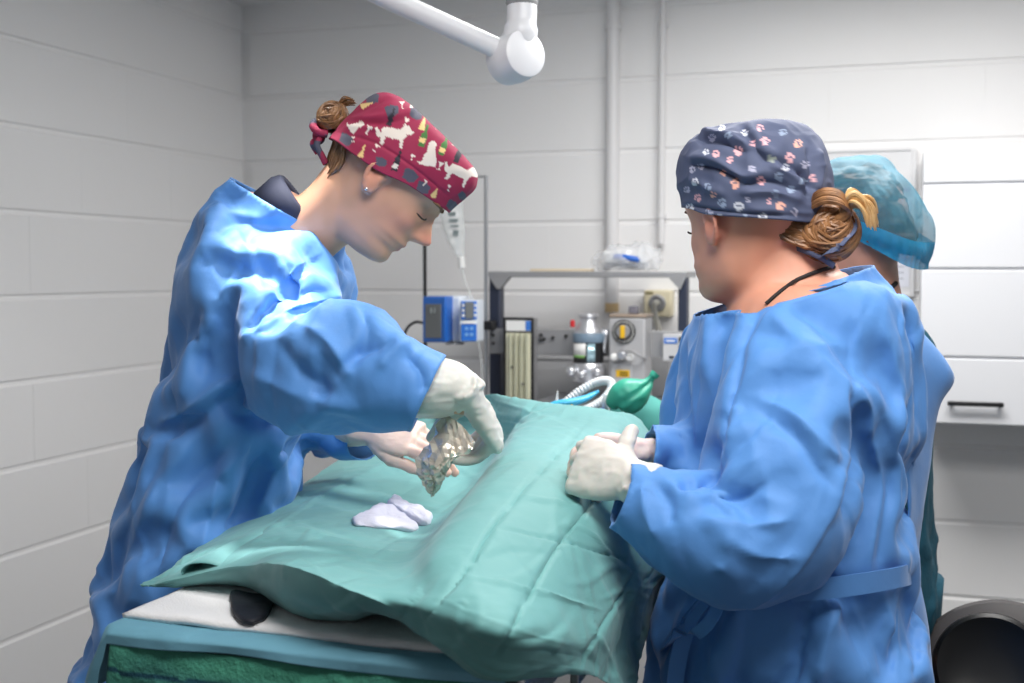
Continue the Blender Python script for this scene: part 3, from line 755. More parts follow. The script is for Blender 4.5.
for k in range(16):
    a = rr.uniform(-.2, 1.0); P = [bc+RT*.006*k/16+ZV*.012, bc+RT*(.008+.012*math.cos(a))+ZV*(.022+.010*math.sin(a))+FW*rr.uniform(-.01, .01), bc+RT*(.010+.026*math.cos(a))+ZV*(.020+.012*math.sin(a))+FW*rr.uniform(-.02, .02)]
    strands(bun, [smooth_path(P, 10)], .0009)
bun.build('hair_bun', HAIR, surgeon)
nape = MB()
for k in range(90):
    s = rr.uniform(-1, 1); y0 = -.098+.030*abs(s)**2
    p0 = np.array((s*.060, y0+rr.uniform(-.004, .003), .002)); p1 = np.array((s*.054, y0+.012, -.025+rr.uniform(-.006, .004))); p2 = np.array((s*.046, -.070+.012*abs(s), -.046+rr.uniform(-.012, .006)))
    strands(nape, [xf(MH, smooth_path([p0, p1, p2], 8))], rr.uniform(.0012, .0028))
nape.build('nape_hair', HAIR, surgeon)
# ------------------------------------------------------------------ assistant on the right, seen from behind her left shoulder
assistant = empty('person', U(800, 271, 1.62)*np.array((1, 1, 0)), 'woman in blue gown and grey paw-print cap seen from behind with gloved hands clasped', 'person')
T_R = [(795, 900, 1.62, 152, .19), (793, 800, 1.62, 148, .185), (790, 720, 1.62, 144, .18), (785, 640, 1.62, 130, .175), (786, 585, 1.62, 119, .17), (790, 500, 1.63, 112, .18), (793, 430, 1.64, 111, .195), (796, 370, 1.65, 111, .20), (802, 325, 1.655, 100, .19),
       (804, 296, 1.66, 80, .14), (804, 278, 1.66, 66, .085), (802, 262, 1.66, 60, .08)]
A_R = [(800, 330, 1.56, 70, .07), (795, 380, 1.50, 76, .085), (784, 450, 1.46, 76, .09), (772, 520, 1.43, 74, .09), (735, 552, 1.42, 52, .085), (690, 532, 1.43, 50, .075), (655, 508, 1.44, 42, .06), (630, 497, 1.45, 36, .05), (612, 488, 1.455, 33, .045)]
A_R2 = [(745, 345, 1.80, 60, .07), (715, 400, 1.84, 52, .07), (700, 455, 1.83, 44, .065), (680, 466, 1.72, 36, .055), (660, 457, 1.63, 29, .042), (645, 453, 1.60, 28, .040), (630, 449, 1.57, 28, .040)]
V, F = union([oval(pxrows(T_R), 44, 70), oval(pxrows(A_R), 32, 56), oval(pxrows(A_R2), 28, 40)], .0155, 4)
# collar flap that stands away at the open back of the gown
W = crumple(V, F, None, 32, .13, .02, 5, .2)
strokesR = [[
    ([(735, 300), (716, 330), (700, 380)], 7, .009), ([(760, 300), (742, 340), (733, 392), (725, 440)], 7, -.010), ([(732, 318), (708, 350), (690, 420)], 7, -.007), ([(722, 408), (720, 440), (716, 466)], 6, -.009), ([(736, 404), (728, 440)], 5, .007),
    ([(760, 400), (800, 420), (840, 468)], 7, .008), ([(760, 412), (795, 436), (835, 490)], 7, -.007),
    ([(855, 380), (858, 440), (845, 520)], 9, -.014), ([(848, 380), (848, 440), (832, 520)], 7, .008), ([(855, 380), (870, 410), (866, 440)], 6, .008),
    ([(664, 478), (690, 500), (720, 506), (742, 530)], 6, .009), ([(675, 490), (700, 488), (720, 470)], 6, -.010), ([(690, 482), (706, 500), (730, 496)], 5, .008), ([(655, 480), (668, 500), (672, 528)], 6, -.007), ([(640, 480), (645, 510), (656, 540)], 6, .006),
    ([(700, 520), (740, 530), (790, 520)], 7, .008), ([(720, 535), (760, 556), (800, 556)], 8, .006), ([(700, 505), (740, 500), (770, 480)], 7, -.006),
    ([(770, 310), (800, 340), (850, 350)], 8, .005), ([(880, 320), (900, 380), (905, 450)], 8, .007), ([(893, 300), (915, 360), (915, 440), (905, 540)], 8, -.008), ([(870, 430), (880, 490), (870, 560)], 7, .007), ([(890, 470), (885, 520), (880, 570)], 7, -.006),
    ([(835, 600), (825, 640), (818, 683)], 8, .010), ([(806, 605), (800, 640), (792, 683)], 7, -.010), ([(850, 600), (862, 640), (868, 683)], 7, .006), ([(885, 595), (893, 640), (895, 683)], 7, .007), ([(905, 590), (915, 640), (918, 683)], 6, -.007),
    ([(720, 605), (715, 650), (720, 690)], 8, .006), ([(745, 610), (742, 650), (735, 690)], 8, -.006), ([(690, 600), (680, 640), (672, 680)], 7, .007)]]
cutsR = [(U(803, 284, 1.66), ZV*.96-RT*.28+FW*0, .22), (U(621, 492, 1.452), -RT*.92+UP*.30, .10), (U(650, 455, 1.61), -RT*.97+UP*.1, .09), (U(793, 870, 1.62), -ZV, 1.0)]
V, F = finish_gown(W, F, cutsR, strokesR)
W0 = (V, F)
gownR = mesh_obj('surgical_gown', V, F, GOWN, assistant); md = gownR.modifiers.new('s', 'SOLIDIFY'); md.thickness = .0016
# loose back edge of the gown: a sheet that flares out behind the shoulder and hangs open
def sheet(cols, n=60, m=14):
    """cloth between pixel curves; each curve: rows (px,py,depth)"""
    C = [smooth_path([U(*p) for p in c], n) for c in cols]
    C = np.array(C); out = np.array([smooth_path(C[:, i], m) for i in range(n)])
    V = out.reshape(-1, 3); F = [(i*m+j, i*m+j+1, (i+1)*m+j+1, (i+1)*m+j) for i in range(n-1) for j in range(m-1)]
    return V, F
V, F = sheet([[(858, 276, 1.67), (878, 320, 1.62), (895, 400, 1.59), (905, 480, 1.59), (908, 560, 1.60), (915, 640, 1.60), (922, 760, 1.60)],
              [(868, 275, 1.70), (905, 318, 1.68), (925, 380, 1.66), (922, 470, 1.65), (917, 560, 1.65), (926, 640, 1.65), (934, 760, 1.65)],
              [(873, 279, 1.74), (918, 326, 1.74), (953, 372, 1.72), (937, 410, 1.72), (925, 500, 1.71), (919, 565, 1.70), (930, 640, 1.70), (940, 760, 1.70)],
              [(868, 290, 1.78), (908, 335, 1.80), (932, 375, 1.80), (922, 420, 1.80), (912, 500, 1.78), (910, 565, 1.76), (918, 640, 1.76), (926, 760, 1.76)]])
N = normals(V, F); V = V+N*(.004*fbm(V*14, 2, 6))[:, None]
fl_ = mesh_obj('gown_back_flap', V, F, GOWN, gownR); md = fl_.modifiers.new('s', 'SOLIDIFY'); md.thickness = .0016
# waist tie wrapped round the gown and its knotted ends
def ribbon(mb, pts, w, up=None, th=.0015, n=40):
    """flat band along world points; w width, up = direction of the width"""
    P = smooth_path(pts, n); T = nrm_rows(np.gradient(P, axis=0)); V = []
    for i in range(n):
        u = np.asarray(ZV if up is None else (up if np.ndim(up) == 1 else up[min(i*len(up)//n, len(up)-1)]), float); u = nrm(u-np.dot(u, T[i])*T[i]); b = np.cross(T[i], u)
        for du, db in ((-1, -1), (1, -1), (1, 1), (-1, 1)): V.append(P[i]+u*du*w/2+b*db*th/2)
    F = [(i*4+j, i*4+(j+1) % 4, (i+1)*4+(j+1) % 4, (i+1)*4+j) for i in range(n-1) for j in range(4)]+[(3, 2, 1, 0), tuple((n-1)*4+j for j in range(4))]
    mb.add(V, F)
_tv, _tf = oval(pxrows(T_R), 44, 70); bt = BVHTree.FromPolygons(_tv.tolist(), _tf)
def on_surface(px, py, out=.003, back=1.9):
    o = Vector(CAM); d = Vector(U(px, py, 1.0)-CAM).normalized(); h = bt.ray_cast(o, d)
    return (np.array(h[0])-np.array(d)*out) if h[0] is not None else U(px, py, back)
mb = MB()
ribbon(mb, [on_surface(x, y, .028) for x, y in ((790, 592), (806, 590), (830, 588), (860, 584), (890, 579), (908, 575))]+[U(916, 573, 1.66), U(910, 572, 1.72)], .026)
mb.build('waist_tie', GOWN, gownR)
mb = MB()
ribbon(mb, [on_surface(706, 600, .03), on_surface(690, 620, .035), on_surface(672, 642, .04), on_surface(650, 664, .04)], .022, RT*.8+ZV*.5)
ribbon(mb, [on_surface(705, 600, .03), on_surface(690, 622, .03), on_surface(680, 652, .03), on_surface(675, 683, .03), on_surface(673, 700, .03)], .021, RT)
ribbon(mb, [on_surface(706, 600, .035), on_surface(717, 606, .045), on_surface(708, 624, .055), on_surface(694, 634, .055), on_surface(692, 620, .045), on_surface(704, 602, .036)], .016, RT*.7-ZV*.2-FW*.5)
mb.build('tie_ends', GOWN, gownR)
# head
YR, PR = math.radians(56), math.radians(6)
hf = -RT*math.cos(YR)+_Fh*math.sin(YR); MR = head_frame(U(760, 222, 1.60)+FW*.06, hf*math.cos(PR)-ZV*math.sin(PR), ZV*math.cos(PR)+hf*math.sin(PR))
head = [(xf(MR, v), f) for v, f in head_parts(1.03, .008)]
neck = oval([(*U(800, 318, 1.65), .085, .085), (*U(786, 292, 1.655), .082, .078), (*U(782, 266, 1.655), .072, .068), (*U(779, 243, 1.655), .065, .064), (*U(775, 216, 1.655), .056, .06)], 32, 24)
tor = oval(pxrows(slim(T_R[2:-1], .78)), 32, 50)
wrR2 = U(636, 480, 1.445); wrL2 = U(652, 456, 1.60)
arA = oval(pxrows([(798, 340, 1.57, 46, .05), (792, 400, 1.51, 48, .055), (782, 460, 1.47, 46, .055), (768, 520, 1.44, 44, .052), (728, 538, 1.43, 36, .05), (690, 522, 1.435, 33, .045), (655, 500, 1.44, 28, .038), (636, 480, 1.445, 22, .024)]), 28, 46)
arB = oval(pxrows([(745, 350, 1.80, 42, .05), (718, 400, 1.84, 38, .05), (702, 450, 1.82, 34, .05), (680, 464, 1.72, 28, .045), (662, 458, 1.63, 21, .03), (652, 456, 1.60, 17, .022)]), 24, 40)
hA = dict(wrist=wrR2, fwd=-RT*.74+ZV*.16+FW*.52, back=-FW*.66+ZV*.42-RT*.62, side=-1, curls=[(.75, .95, .6), (.85, 1.0, .6), (.9, 1.05, .65), (.85, 1.05, .6)], spread=.03, thumb=[(.6, .6, .3), (.15, .95, .1), (.0, .95, .3)], tl=.64)
hB = dict(wrist=wrL2, fwd=-RT*.90+ZV*.12-FW*.10, back=ZV*.72+FW*.5, side=1, curls=[(.6, 1.0, .6), (.75, 1.1, .6), (.8, 1.1, .6), (.85, 1.1, .6)], spread=.02, thumb=[(.8, .4, .4), (.9, .1, .5), (.9, -.1, .5)])
hip = U(790, 720, 1.63); legs = []
bdir = -RT*.8+_Fh*.6
for sd in (-1, 1):
    h = hip+np.cross(bdir, ZV)*.08*sd; h[2] = .84; kn = h*1.0; kn[2] = .45; ft = h*1.0; ft[2] = .02; legs.append((h, kn, ft))
V, F = union([tor, neck, arA, arB]+head+hand_parts(s=.915, fat=.74, **hA)+hand_parts(s=.915, fat=.74, **hB)+[leg_parts(*l, .85) for l in legs], .0036, 0)
V = relax(V, F, 4, taubin=True); V = relax(V, F, 40, w=np.exp(-(np.linalg.norm(V-xf(MR, [(0, -.02, -.09)])[0], axis=1)/.06)**4)*(ixf(MR, V)[:, 1] < .06)*.9)
V = tuck(V, F, W0, [(wrR2+nrm(hA['fwd'])*.07, .115), (wrL2+nrm(hB['fwd'])*.07, .115), (xf(MR, [(0, 0, -.02)])[0], .17)])
V_body, F_body = V, F
bd = mesh_obj('body', V, F, SKIN, assistant); set_col(bd, skin_colors(V, MR, (224, 160, 134)))
for l in legs:
    V, F = oval([(*l[0], .072, .075), (*(l[0]*.5+l[1]*.5), .074, .076), (*l[1], .072, .076), (*(l[2]+ZV*.2), .072, .08), (*(l[2]+ZV*.06), .07, .078)], 24, 30, axis=(0, 1, 0))
    V = V+normals(V, F)*(.006*fbm(V*12, 2, 3))[:, None]; mesh_obj('trouser_leg', V, F, TROUSER, assistant)
    shoe(assistant, (l[2]-ZV*.02)*np.array((1, 1, 0)), bdir, SHOE)
glove(hA, [(668, 514, 1.437, 20, .034), (655, 504, 1.44, 21, .032), (644, 492, 1.443, 22, .030), (634, 479, 1.445, 22, .027)], None, assistant, (238, 222, 208), (222, 217, 209))
glove(hB, [(700, 464, 1.76, 16, .026), (685, 463, 1.71, 18, .028), (668, 459, 1.65, 19, .029), (650, 455.5, 1.598, 16.5, .026)], None, assistant, (236, 214, 200), (226, 206, 200))
face_bits(MR, assistant)
# black cord round the neck
CORD = mat('black_cord', srgb(30, 26, 28), .7)
_bb = BVHTree.FromPolygons(V_body.tolist(), F_body)
def on_body(px, py, out):
    d = Vector(U(px, py, 1.0)-CAM).normalized(); h = _bb.ray_cast(Vector(CAM), d); return np.array(h[0])-np.array(d)*out if h[0] is not None else U(px, py, 1.62)
P = [on_body(x, y, .002) for x, y in ((766, 304), (775, 296), (785, 288), (795, 281), (808, 275), (822, 270), (834, 267))]
MB().tube(smooth_path(P, 24), .0028, 8).build('neck_cord', CORD, assistant)
# grey cap with paw prints
brimR = np.array([(0, .104, .040), (.036, .094, .039), (.066, .062, .033), (.083, .030, .026), (.088, -.005, .014), (.084, -.050, .004), (.056, -.092, -.004), (0, -.110, -.010),
                  (-.056, -.092, -.004), (-.084, -.050, .004), (-.088, -.005, .014), (-.083, .030, .026), (-.066, .062, .033), (-.036, .094, .039)])
V, F = cap_grid(brimR, (0, .004, .136), .06, MR, 260, 120, 3.2)
strokP = [([(684, 205), (730, 212), (800, 216)], 1.6, -.0025), ([(697, 140), (720, 142), (745, 152)], 3, -.005), ([(700, 132), (728, 136), (752, 148)], 3, .005), ([(690, 158), (715, 160), (742, 176), (760, 172)], 3.5, .005), ([(692, 165), (716, 168), (745, 184)], 3, -.005),
          ([(742, 126), (758, 150), (770, 165)], 4, -.005), ([(748, 126), (765, 148), (778, 160)], 4, .004), ([(742, 186), (770, 182), (800, 192)], 4, -.004), ([(740, 192), (775, 192), (800, 200)], 4, .004), ([(800, 170), (806, 185), (808, 200)], 3, -.005),
          ([(770, 165), (795, 178), (812, 196)], 3, .005), ([(775, 158), (800, 172), (816, 192)], 3, -.005), ([(815, 150), (820, 170), (814, 194)], 3, .005), ([(808, 146), (812, 172), (810, 195)], 3, -.004), ([(690, 178), (705, 186), (725, 194)], 3.5, .003)]
strokP = [(q_[0], q_[1]*1.15, q_[2]*1.6) for q_ in strokP]
V = sculpt(V, F, strokP); N = normals(V, F); V = V+N*(.0022*ridged(V*24, 2, 8))[:, None]
P2 = both_sides(V, MR, F); C = np.tile(srgb(84, 92, 120), (len(V), 1))
PAW = [ell(0, 2.4, 3.6, 2.9), ell(-3.9, -1.2, 1.4, 1.9), ell(-1.5, -3.7, 1.3, 2.0), ell(1.5, -3.7, 1.3, 2.0), ell(3.9, -1.2, 1.4, 1.9)]
PK, WH, OR, GB, LV = (232, 178, 184), (214, 216, 226), (238, 178, 160), (150, 165, 190), (178, 178, 200)
rp = random.Random(11)
for x, y, sc, c in [(738, 151, 1, PK), (765, 141, .9, PK), (798, 144, .9, OR), (790, 158, 1, PK), (735, 184, 1.05, OR), (761, 181, .95, PK), (779, 177, 1, GB), (739, 207, 1.05, WH), (780, 206, .95, OR), (763, 218, .95, WH), (698, 198, .8, PK), (722, 203, .95, GB),
                    (690, 208, .9, WH), (695, 182, .8, WH), (692, 170, .7, LV), (708, 187, .8, GB), (713, 195, .6, OR), (716, 154, .8, PK), (730, 160, .7, PK), (772, 158, 1.0, (160, 168, 160)), (701, 167, .7, LV), (709, 212, .8, LV), (720, 215, .7, WH), (745, 217, .7, GB), (769, 201, .7, PK),
                    (752, 169, .7, LV), (728, 135, .8, GB), (712, 138, .8, LV), (745, 133, .7, WH), (783, 132, .8, GB), (753, 144, .6, PK), (805, 165, .8, LV), (812, 178, .8, PK), (791, 190, .8, GB), (776, 194, .9, (120, 134, 160)), (795, 212, .8, LV), (706, 152, .7, WH), (722, 128, .7, WH), (760, 128, .8, PK), (803, 181, .7, GB), (748, 200, .6, LV), (786, 168, .7, WH), (723, 173, .6, OR), (687, 190, .7, LV)]:
    stamp(C, P2, PAW, x, y, rp.uniform(-50, 50), sc*.92, c)
capR = mesh_obj('scrub_cap', V, F, CAPM, assistant); set_col(capR, C)
md = capR.modifiers.new('s', 'SOLIDIFY'); md.thickness = .0015; md.offset = -1
tie = MB()
ribbon(tie, [U(*p) for p in ((803, 226, 1.60), (822, 227, 1.575), (840, 226, 1.57), (852, 226, 1.58))], .006, ZV)
ribbon(tie, [U(*p) for p in ((851, 219, 1.572), (851, 230, 1.566), (840, 243, 1.562), (826, 253, 1.565), (822, 256, 1.575))], .014, RT*.75+ZV*.6)
ribbon(tie, [U(*p) for p in ((790, 245, 1.60), (806, 251, 1.58), (822, 258, 1.575), (834, 266, 1.58))], .008, ZV)
tv, tf = tie.arr(); to = mesh_obj('cap_tie', tv, tf, CAPM, capR); Ct = np.tile(srgb(86, 96, 126), (len(tv), 1)); Ct[vnoise(tv*130, 2) > .45] = srgb(190, 180, 196); set_col(to, Ct)
# hair
HAIR2 = hair_mat('dark_blond_hair', srgb(96, 62, 40), srgb(178, 126, 80)); HAIR3 = hair_mat('blond_hair_end', srgb(200, 150, 92), srgb(238, 198, 140))
rr = random.Random(9); bun = MB()
for k in range(110):   # hair drawn back from the nape towards the bun
    t = rr.random(); p0 = np.array((765+t*45, 226+rr.uniform(-3, 6), 1.585+.02*rr.random())); p1 = np.array((800+rr.uniform(-6, 10), 236+rr.uniform(-10, 12)-t*4, 1.580)); p2 = np.array((828+rr.uniform(-10, 14), 240+rr.uniform(-16, 20), 1.575))
    strands(bun, [np.array([U(*q_) for q_ in smooth_path([p0, p1, p2], 9)])], rr.uniform(.0018, .0035))
c0 = U(826, 232, 1.60)
bun.ball(c0, (.034, .032, .036))
for k in range(260):
    a0 = rr.uniform(0, 2*PI); n_ = nrm(-FW*.9+ZV*.15+.22*np.array((rr.gauss(0, 1), rr.gauss(0, 1), rr.gauss(0, 1)))); e1 = nrm(np.cross(n_, (.3, .5, .8))); e2 = np.cross(n_, e1); r0 = .042*rr.uniform(.05, 1)**.6; o_ = .036*math.sqrt(max(0, 1-(r0/.0435)**2))
    P = [c0+(e1*math.cos(a0+t)+e2*math.sin(a0+t))*r0*np.array((1, 1, .95))+n_*o_+n_*.003*math.sin(t*2) for t in np.linspace(0, rr.uniform(1.5, 3), 16)]
    strands(bun, [P], rr.uniform(.0014, .003))
for k in range(30):
    o1 = rr.uniform(-10, 10); P = [U(808, 205+o1*.5, 1.57), U(825, 196+o1*.6, 1.555), U(842, 200+o1*.5, 1.55), U(846+o1*.4, 214, 1.56), U(832, 222+o1*.4, 1.565)]
    strands(bun, [smooth_path(P, 18)], rr.uniform(.003, .0048))
bun.build('hair_bun', HAIR2, assistant)
tuft = MB()
for k in range(46):
    o1 = rr.uniform(-1, 1); o2 = rr.uniform(-1, 1)
    P = [U(842+3*o1, 218+4*o2, 1.57), U(848+5*o1, 205+4*o2, 1.56+.01*o2), U(858+5*o1, 200+7*o2+3*o1, 1.555+.012*o1), U(868+5*o1, 206+9*o2, 1.56+.015*o1), U(873+6*o1, 221+11*o2, 1.57+.02*o1)]
    strands(tuft, [smooth_path(P, 14)], rr.uniform(.0014, .0028))
for k in range(16):
    o1 = rr.uniform(-1, 1); P = [U(846, 214, 1.56), U(848+3*o1, 200, 1.555), U(853+5*o1, 192+3*o1, 1.56), U(862+6*o1, 194+5*o1, 1.565)]
    strands(tuft, [smooth_path(P, 10)], .0018)
tuft.build('hair_end', HAIR3, assistant)
# ------------------------------------------------------------------ third person, half hidden behind the assistant
nurse = empty('person', U(872, 271, 2.15)*np.array((1, 1, 0)), 'person in bouffant hair net and dark teal scrubs, mostly hidden behind the paw-print cap', 'person')
TEAL = mat('teal_scrubs', srgb(22, 84, 104), .75); add_bump(TEAL, 20, .4, .01)
T_N = [(858, 620, 2.15, 70, .12), (858, 560, 2.15, 68, .12), (858, 500, 2.15, 70, .125), (856, 420, 2.15, 74, .135), (858, 360, 2.15, 76, .135), (862, 325, 2.15, 66, .12), (868, 306, 2.15, 46, .08), (870, 296, 2.15, 38, .06), (871, 290, 2.15, 36, .06)]
AN = [[(800, 340, 2.13, 26, .055), (786, 400, 2.10, 28, .05), (786, 445, 2.08, 27, .05), (780, 480, 2.04, 24, .045)], [(905, 336, 2.19, 24, .055), (902, 420, 2.20, 24, .05), (906, 520, 2.18, 24, .05), (913, 590, 2.15, 24, .05), (911, 640, 2.10, 20, .045)]]
V, F = union([oval(pxrows(T_N), 36, 50)]+[oval(pxrows(a), 24, 30) for a in AN], .014, 4)
V, F = finish_gown(V, F, [(U(869, 299, 2.15), ZV, .1)], [[([(925, 540), (932, 580), (926, 630)], 5, .006), ([(934, 540), (938, 590), (936, 625)], 5, -.006)]], 1, .004, ZV, 120, 7)
W0 = (V, F); ob = mesh_obj('scrub_top', V, F, TEAL, nurse); md = ob.modifiers.new('s', 'SOLIDIFY'); md.thickness = .0015
YN = math.radians(38); nf = -RT*math.cos(YN)+_Fh*math.sin(YN)
MN = head_frame(U(856, 238, 2.15), nf*.97-ZV*.25, ZV*.97+nf*.25)
neck = oval([(*U(870, 312, 2.15), .066, .07), (*U(870, 290, 2.15), .052, .054), (*U(868, 262, 2.155), .050, .052), (*U(864, 232, 2.155), .048, .05)], 28, 20)
arms = [oval(pxrows(slim(a, .72)+[b]), 20, 36) for a, b in zip(AN, ((772, 496, 2.0, 14, .024), (895, 668, 2.04, 14, .024)))]
hN1 = dict(wrist=U(772, 496, 2.0), fwd=-RT*.9-ZV*.3, back=ZV*.9-FW*.2, side=1, curls=[(.4, .5, .3)]*4, spread=.03)
hN2 = dict(wrist=U(895, 668, 2.04), fwd=-RT*.6-ZV*.5-FW*.3, back=-FW*.6+ZV*.5, side=-1, curls=[(.4, .5, .3)]*4, spread=.03)
hp = U(868, 600, 2.15); legs = []
for sd in (-1, 1):
    h = hp+np.cross(nf, ZV)*.09*sd; h[2] = .84; kn = h*1.0; kn[2] = .45; ft = h*1.0; ft[2] = .02; legs.append((h, kn, ft))
V, F = union([oval(pxrows(slim(T_N[:-1], .8)), 28, 40), neck]+arms+[(xf(MN, v), f) for v, f in head_parts()]+hand_parts(s=.9, **hN1)+hand_parts(s=.9, **hN2)+[leg_parts(*l) for l in legs], .0048, 0)
V = relax(V, F, 4, taubin=True); V = tuck(V, F, W0, [(hN1['wrist']+nrm(hN1['fwd'])*.07, .12), (hN2['wrist']+nrm(hN2['fwd'])*.07, .12), (xf(MN, [(0, 0, -.02)])[0], .16)])
bd = mesh_obj('body', V, F, SKIN, nurse); set_col(bd, skin_colors(V, MN, (206, 150, 126)))
for l in legs:
    V, F = oval([(*l[0], .10, .105), (*(l[0]*.5+l[1]*.5), .09, .095), (*l[1], .076, .08), (*(l[2]+ZV*.2), .07, .075), (*(l[2]+ZV*.06), .068, .074)], 20, 20, axis=(0, 1, 0)); mesh_obj('trouser_leg', V, F, TEAL, nurse)
    shoe(nurse, (l[2]-ZV*.02)*np.array((1, 1, 0)), nf, SHOE)
# hair under the net
q = np.array([(0, .09, .05), (.05, .07, .045), (.076, .03, .03), (.082, -.01, .005), (.078, -.06, -.03), (.045, -.095, -.055), (0, -.105, -.06), (-.045, -.095, -.055), (-.078, -.06, -.03), (-.082, -.01, .005), (-.076, .03, .03), (-.05, .07, .045)])
V, F = cap_grid(q*np.array((.95, .95, 1)), (0, -.015, .120), .0, MN, 120, 50); V = V+normals(V, F)*(.004*ridged(V*np.array((26, 26, 60)), 2, 4))[:, None]
mesh_obj('hair', V, F, hair_mat('dark_brown_hair', srgb(66, 46, 34), srgb(120, 88, 62)), nurse)
# bouffant net: see-through pleated non-woven
NET = mat('bouffant_net', srgb(52, 134, 160), .6, Alpha=.5, Transmission_Weight=0.0); add_bump(NET, 160, .4, .003)
NETB = mat('bouffant_band', srgb(36, 150, 196), .6, Alpha=.85)
q2 = q*1.11+np.array((0, 0, -.004)); V, F = cap_grid(q2, (0, -.02, .14), .10, MN, 180, 70, 2.2)
L = ixf(MN, V); L[:, :2] *= (1-.13*np.exp(-(np.repeat(np.arange(71), 180)/4.5)**2))[:, None]; L[:, 1] -= .004*np.exp(-((L[:, 2]-.02)/.05)**2)*(L[:, 1] < 0); L[:, 2] -= .02*np.exp(-((L[:, 1]+.13)/.05)**2)
ang = np.arctan2(L[:, 0], L[:, 1]); hh = np.clip((L[:, 2]+.06)/.2, 0, 1)
V = xf(MN, L); N = normals(V, F); V = V+N*(.0035*np.abs(np.sin(ang*26+3*vnoise(V*20, 3)))*(1-hh)+.004*fbm(V*25, 2, 5))[:, None]
mi = [1 if i < 180*9 else 0 for i in range(len(F))]
mesh_obj('hair_net', V, F, [NET, NETB], nurse, mi=mi)
MB().tube(smooth_path([U(*p) for p in ((868, 284, 2.10), (878, 291, 2.085), (888, 290, 2.088), (896, 283, 2.11))], 16), .0042, 8).build('neck_cord', CORD, nurse)
# ------------------------------------------------------------------ operating table and what lies on it
X_, Y_ = np.array((1., 0, 0)), np.array((0, 1., 0))
P0 = on_z(103, 623, .992)
def T(s, t, z): return np.array((P0[0]+s, P0[1]+t, z))
STEEL = mat('brushed_steel', srgb(176, 178, 182), .32, .9); add_bump(STEEL, 200, .05, .001, 2, .5, (1, 30, 1))
DARKSTEEL = mat('dark_painted_steel', srgb(52, 56, 72), .5, .2)
tw, tl = .545, 1.02
tb = empty('operating_table', T(tw/2, tl/2, 0), 'steel operating table under the green drape, towel and pads', 'table')
mb = MB(); mb.box(T(tw/2-.012, tl/2, .955), (tw-.05, tl-.02, .05)); mb.build('table_top', STEEL, tb, bevel=.006)
MB().lathe([(.055, .06), (.055, .5), (.07, .5), (.07, .93)], 28, T(tw/2, tl/2, 0)).build('column', STEEL, tb, ang=40)
MB().box(T(tw/2, tl/2, .04), (.42, .62, .07), taper=.86).build('base', STEEL, tb, bevel=.01)
for sx in (-1, 1):
    mb = MB(); x = T(tw/2+sx*(tw/2-.006), tl/2, .955); mb.box(x, (.010, tl-.2, .026)); mb.build('side_rail', STEEL, tb, bevel=.002)
# towel hanging below the sheet at the front of the table
def cloth_grid(fn, nu, nv):
    V = np.array([fn(i/(nu-1), j/(nv-1)) for j in range(nv) for i in range(nu)]); F = [(j*nu+i, j*nu+i+1, (j+1)*nu+i+1, (j+1)*nu+i) for j in range(nv-1) for i in range(nu-1)]
    return V, F
TOWEL = attr_color(mat('green_terry_towel', (.1, .3, .25), .9)); add_bump(TOWEL, 260, .6, .003, 3); add_bump(TOWEL, 24, .4, .012, 3)
def tf(u, v):
    s = .022+u*(tw-.05); z = .975-v*.32; w = .004*math.sin(u*9+.6)+.006*math.sin(u*4+2)*v
    t = -.012-.010*math.sin(min(v*6, 1)*PI/2)+w*v-.012*v
    return T(s, t, z)
V, F = cloth_grid(tf, 160, 110)
V += normals(V, F)*(.0016*fbm(V*60, 2, 5))[:, None]
C = np.tile(srgb(58, 124, 112), (len(V), 1)); s_ = V[:, 0]-P0[0]
k = np.clip(.5+.9*fbm(V*np.array((9, 9, 30)), 3, 2), 0, 1)[:, None]; C = C*(1-k)+np.array(srgb(66, 142, 118))*k
zl = .948-.004*np.sin(s_*14)-.010*s_; d = np.abs(V[:, 2]-zl); C[d < .0028] = srgb(12, 66, 82)
zl2 = .87-.02*s_; C[np.abs(V[:, 2]-zl2) < .004] = srgb(20, 90, 92)
tow = mesh_obj('towel', V, F, TOWEL); set_col(tow, C); tag(tow, 'mottled green towel with a dark stripe hanging down the front of the table', 'towel')
md = tow.modifiers.new('s', 'SOLIDIFY'); md.thickness = .004
# blue-green absorbent sheet lying over the table top and its front edge
SHEET = mat('blue_green_sheet', srgb(104, 158, 178), .65); add_bump(SHEET, 500, .15, .001); add_bump(SHEET, 16, .3, .008, 4)
def shf(u, v):
    s = -.036+u*(tw-.012); q = v*1.02
    if q < .10:        # hanging front part
        h = (.10-q)/.10; drop = .016+.002*math.sin(u*11)+.085*max(0, 1-u/.10)**.6
        t = -.004-.014*math.sin(min(h*2, 1)*PI/2)-.002*h+.002*math.sin(u*20)*h; z = .9925-drop*h**1.2
    else: t = (q-.10)*1.0-.004; z = .9925+.001*math.sin(u*14+q*9)
    k = max(0, 1-u/.085)
    if k > 0: z -= .085*k**1.1; s += .010*k
    return T(s, t, z)
V, F = cloth_grid(shf, 110, 150)
V = creases(V, F, 60, (.05, .2), (.006, .02), (.0005, .002), X_, .4, 3)
sh = mesh_obj('absorbent_sheet', V, F, SHEET); tag(sh, 'blue-green absorbent sheet folded over the front edge of the table', 'sheet')
md = sh.modifiers.new('s', 'SOLIDIFY'); md.thickness = .0015
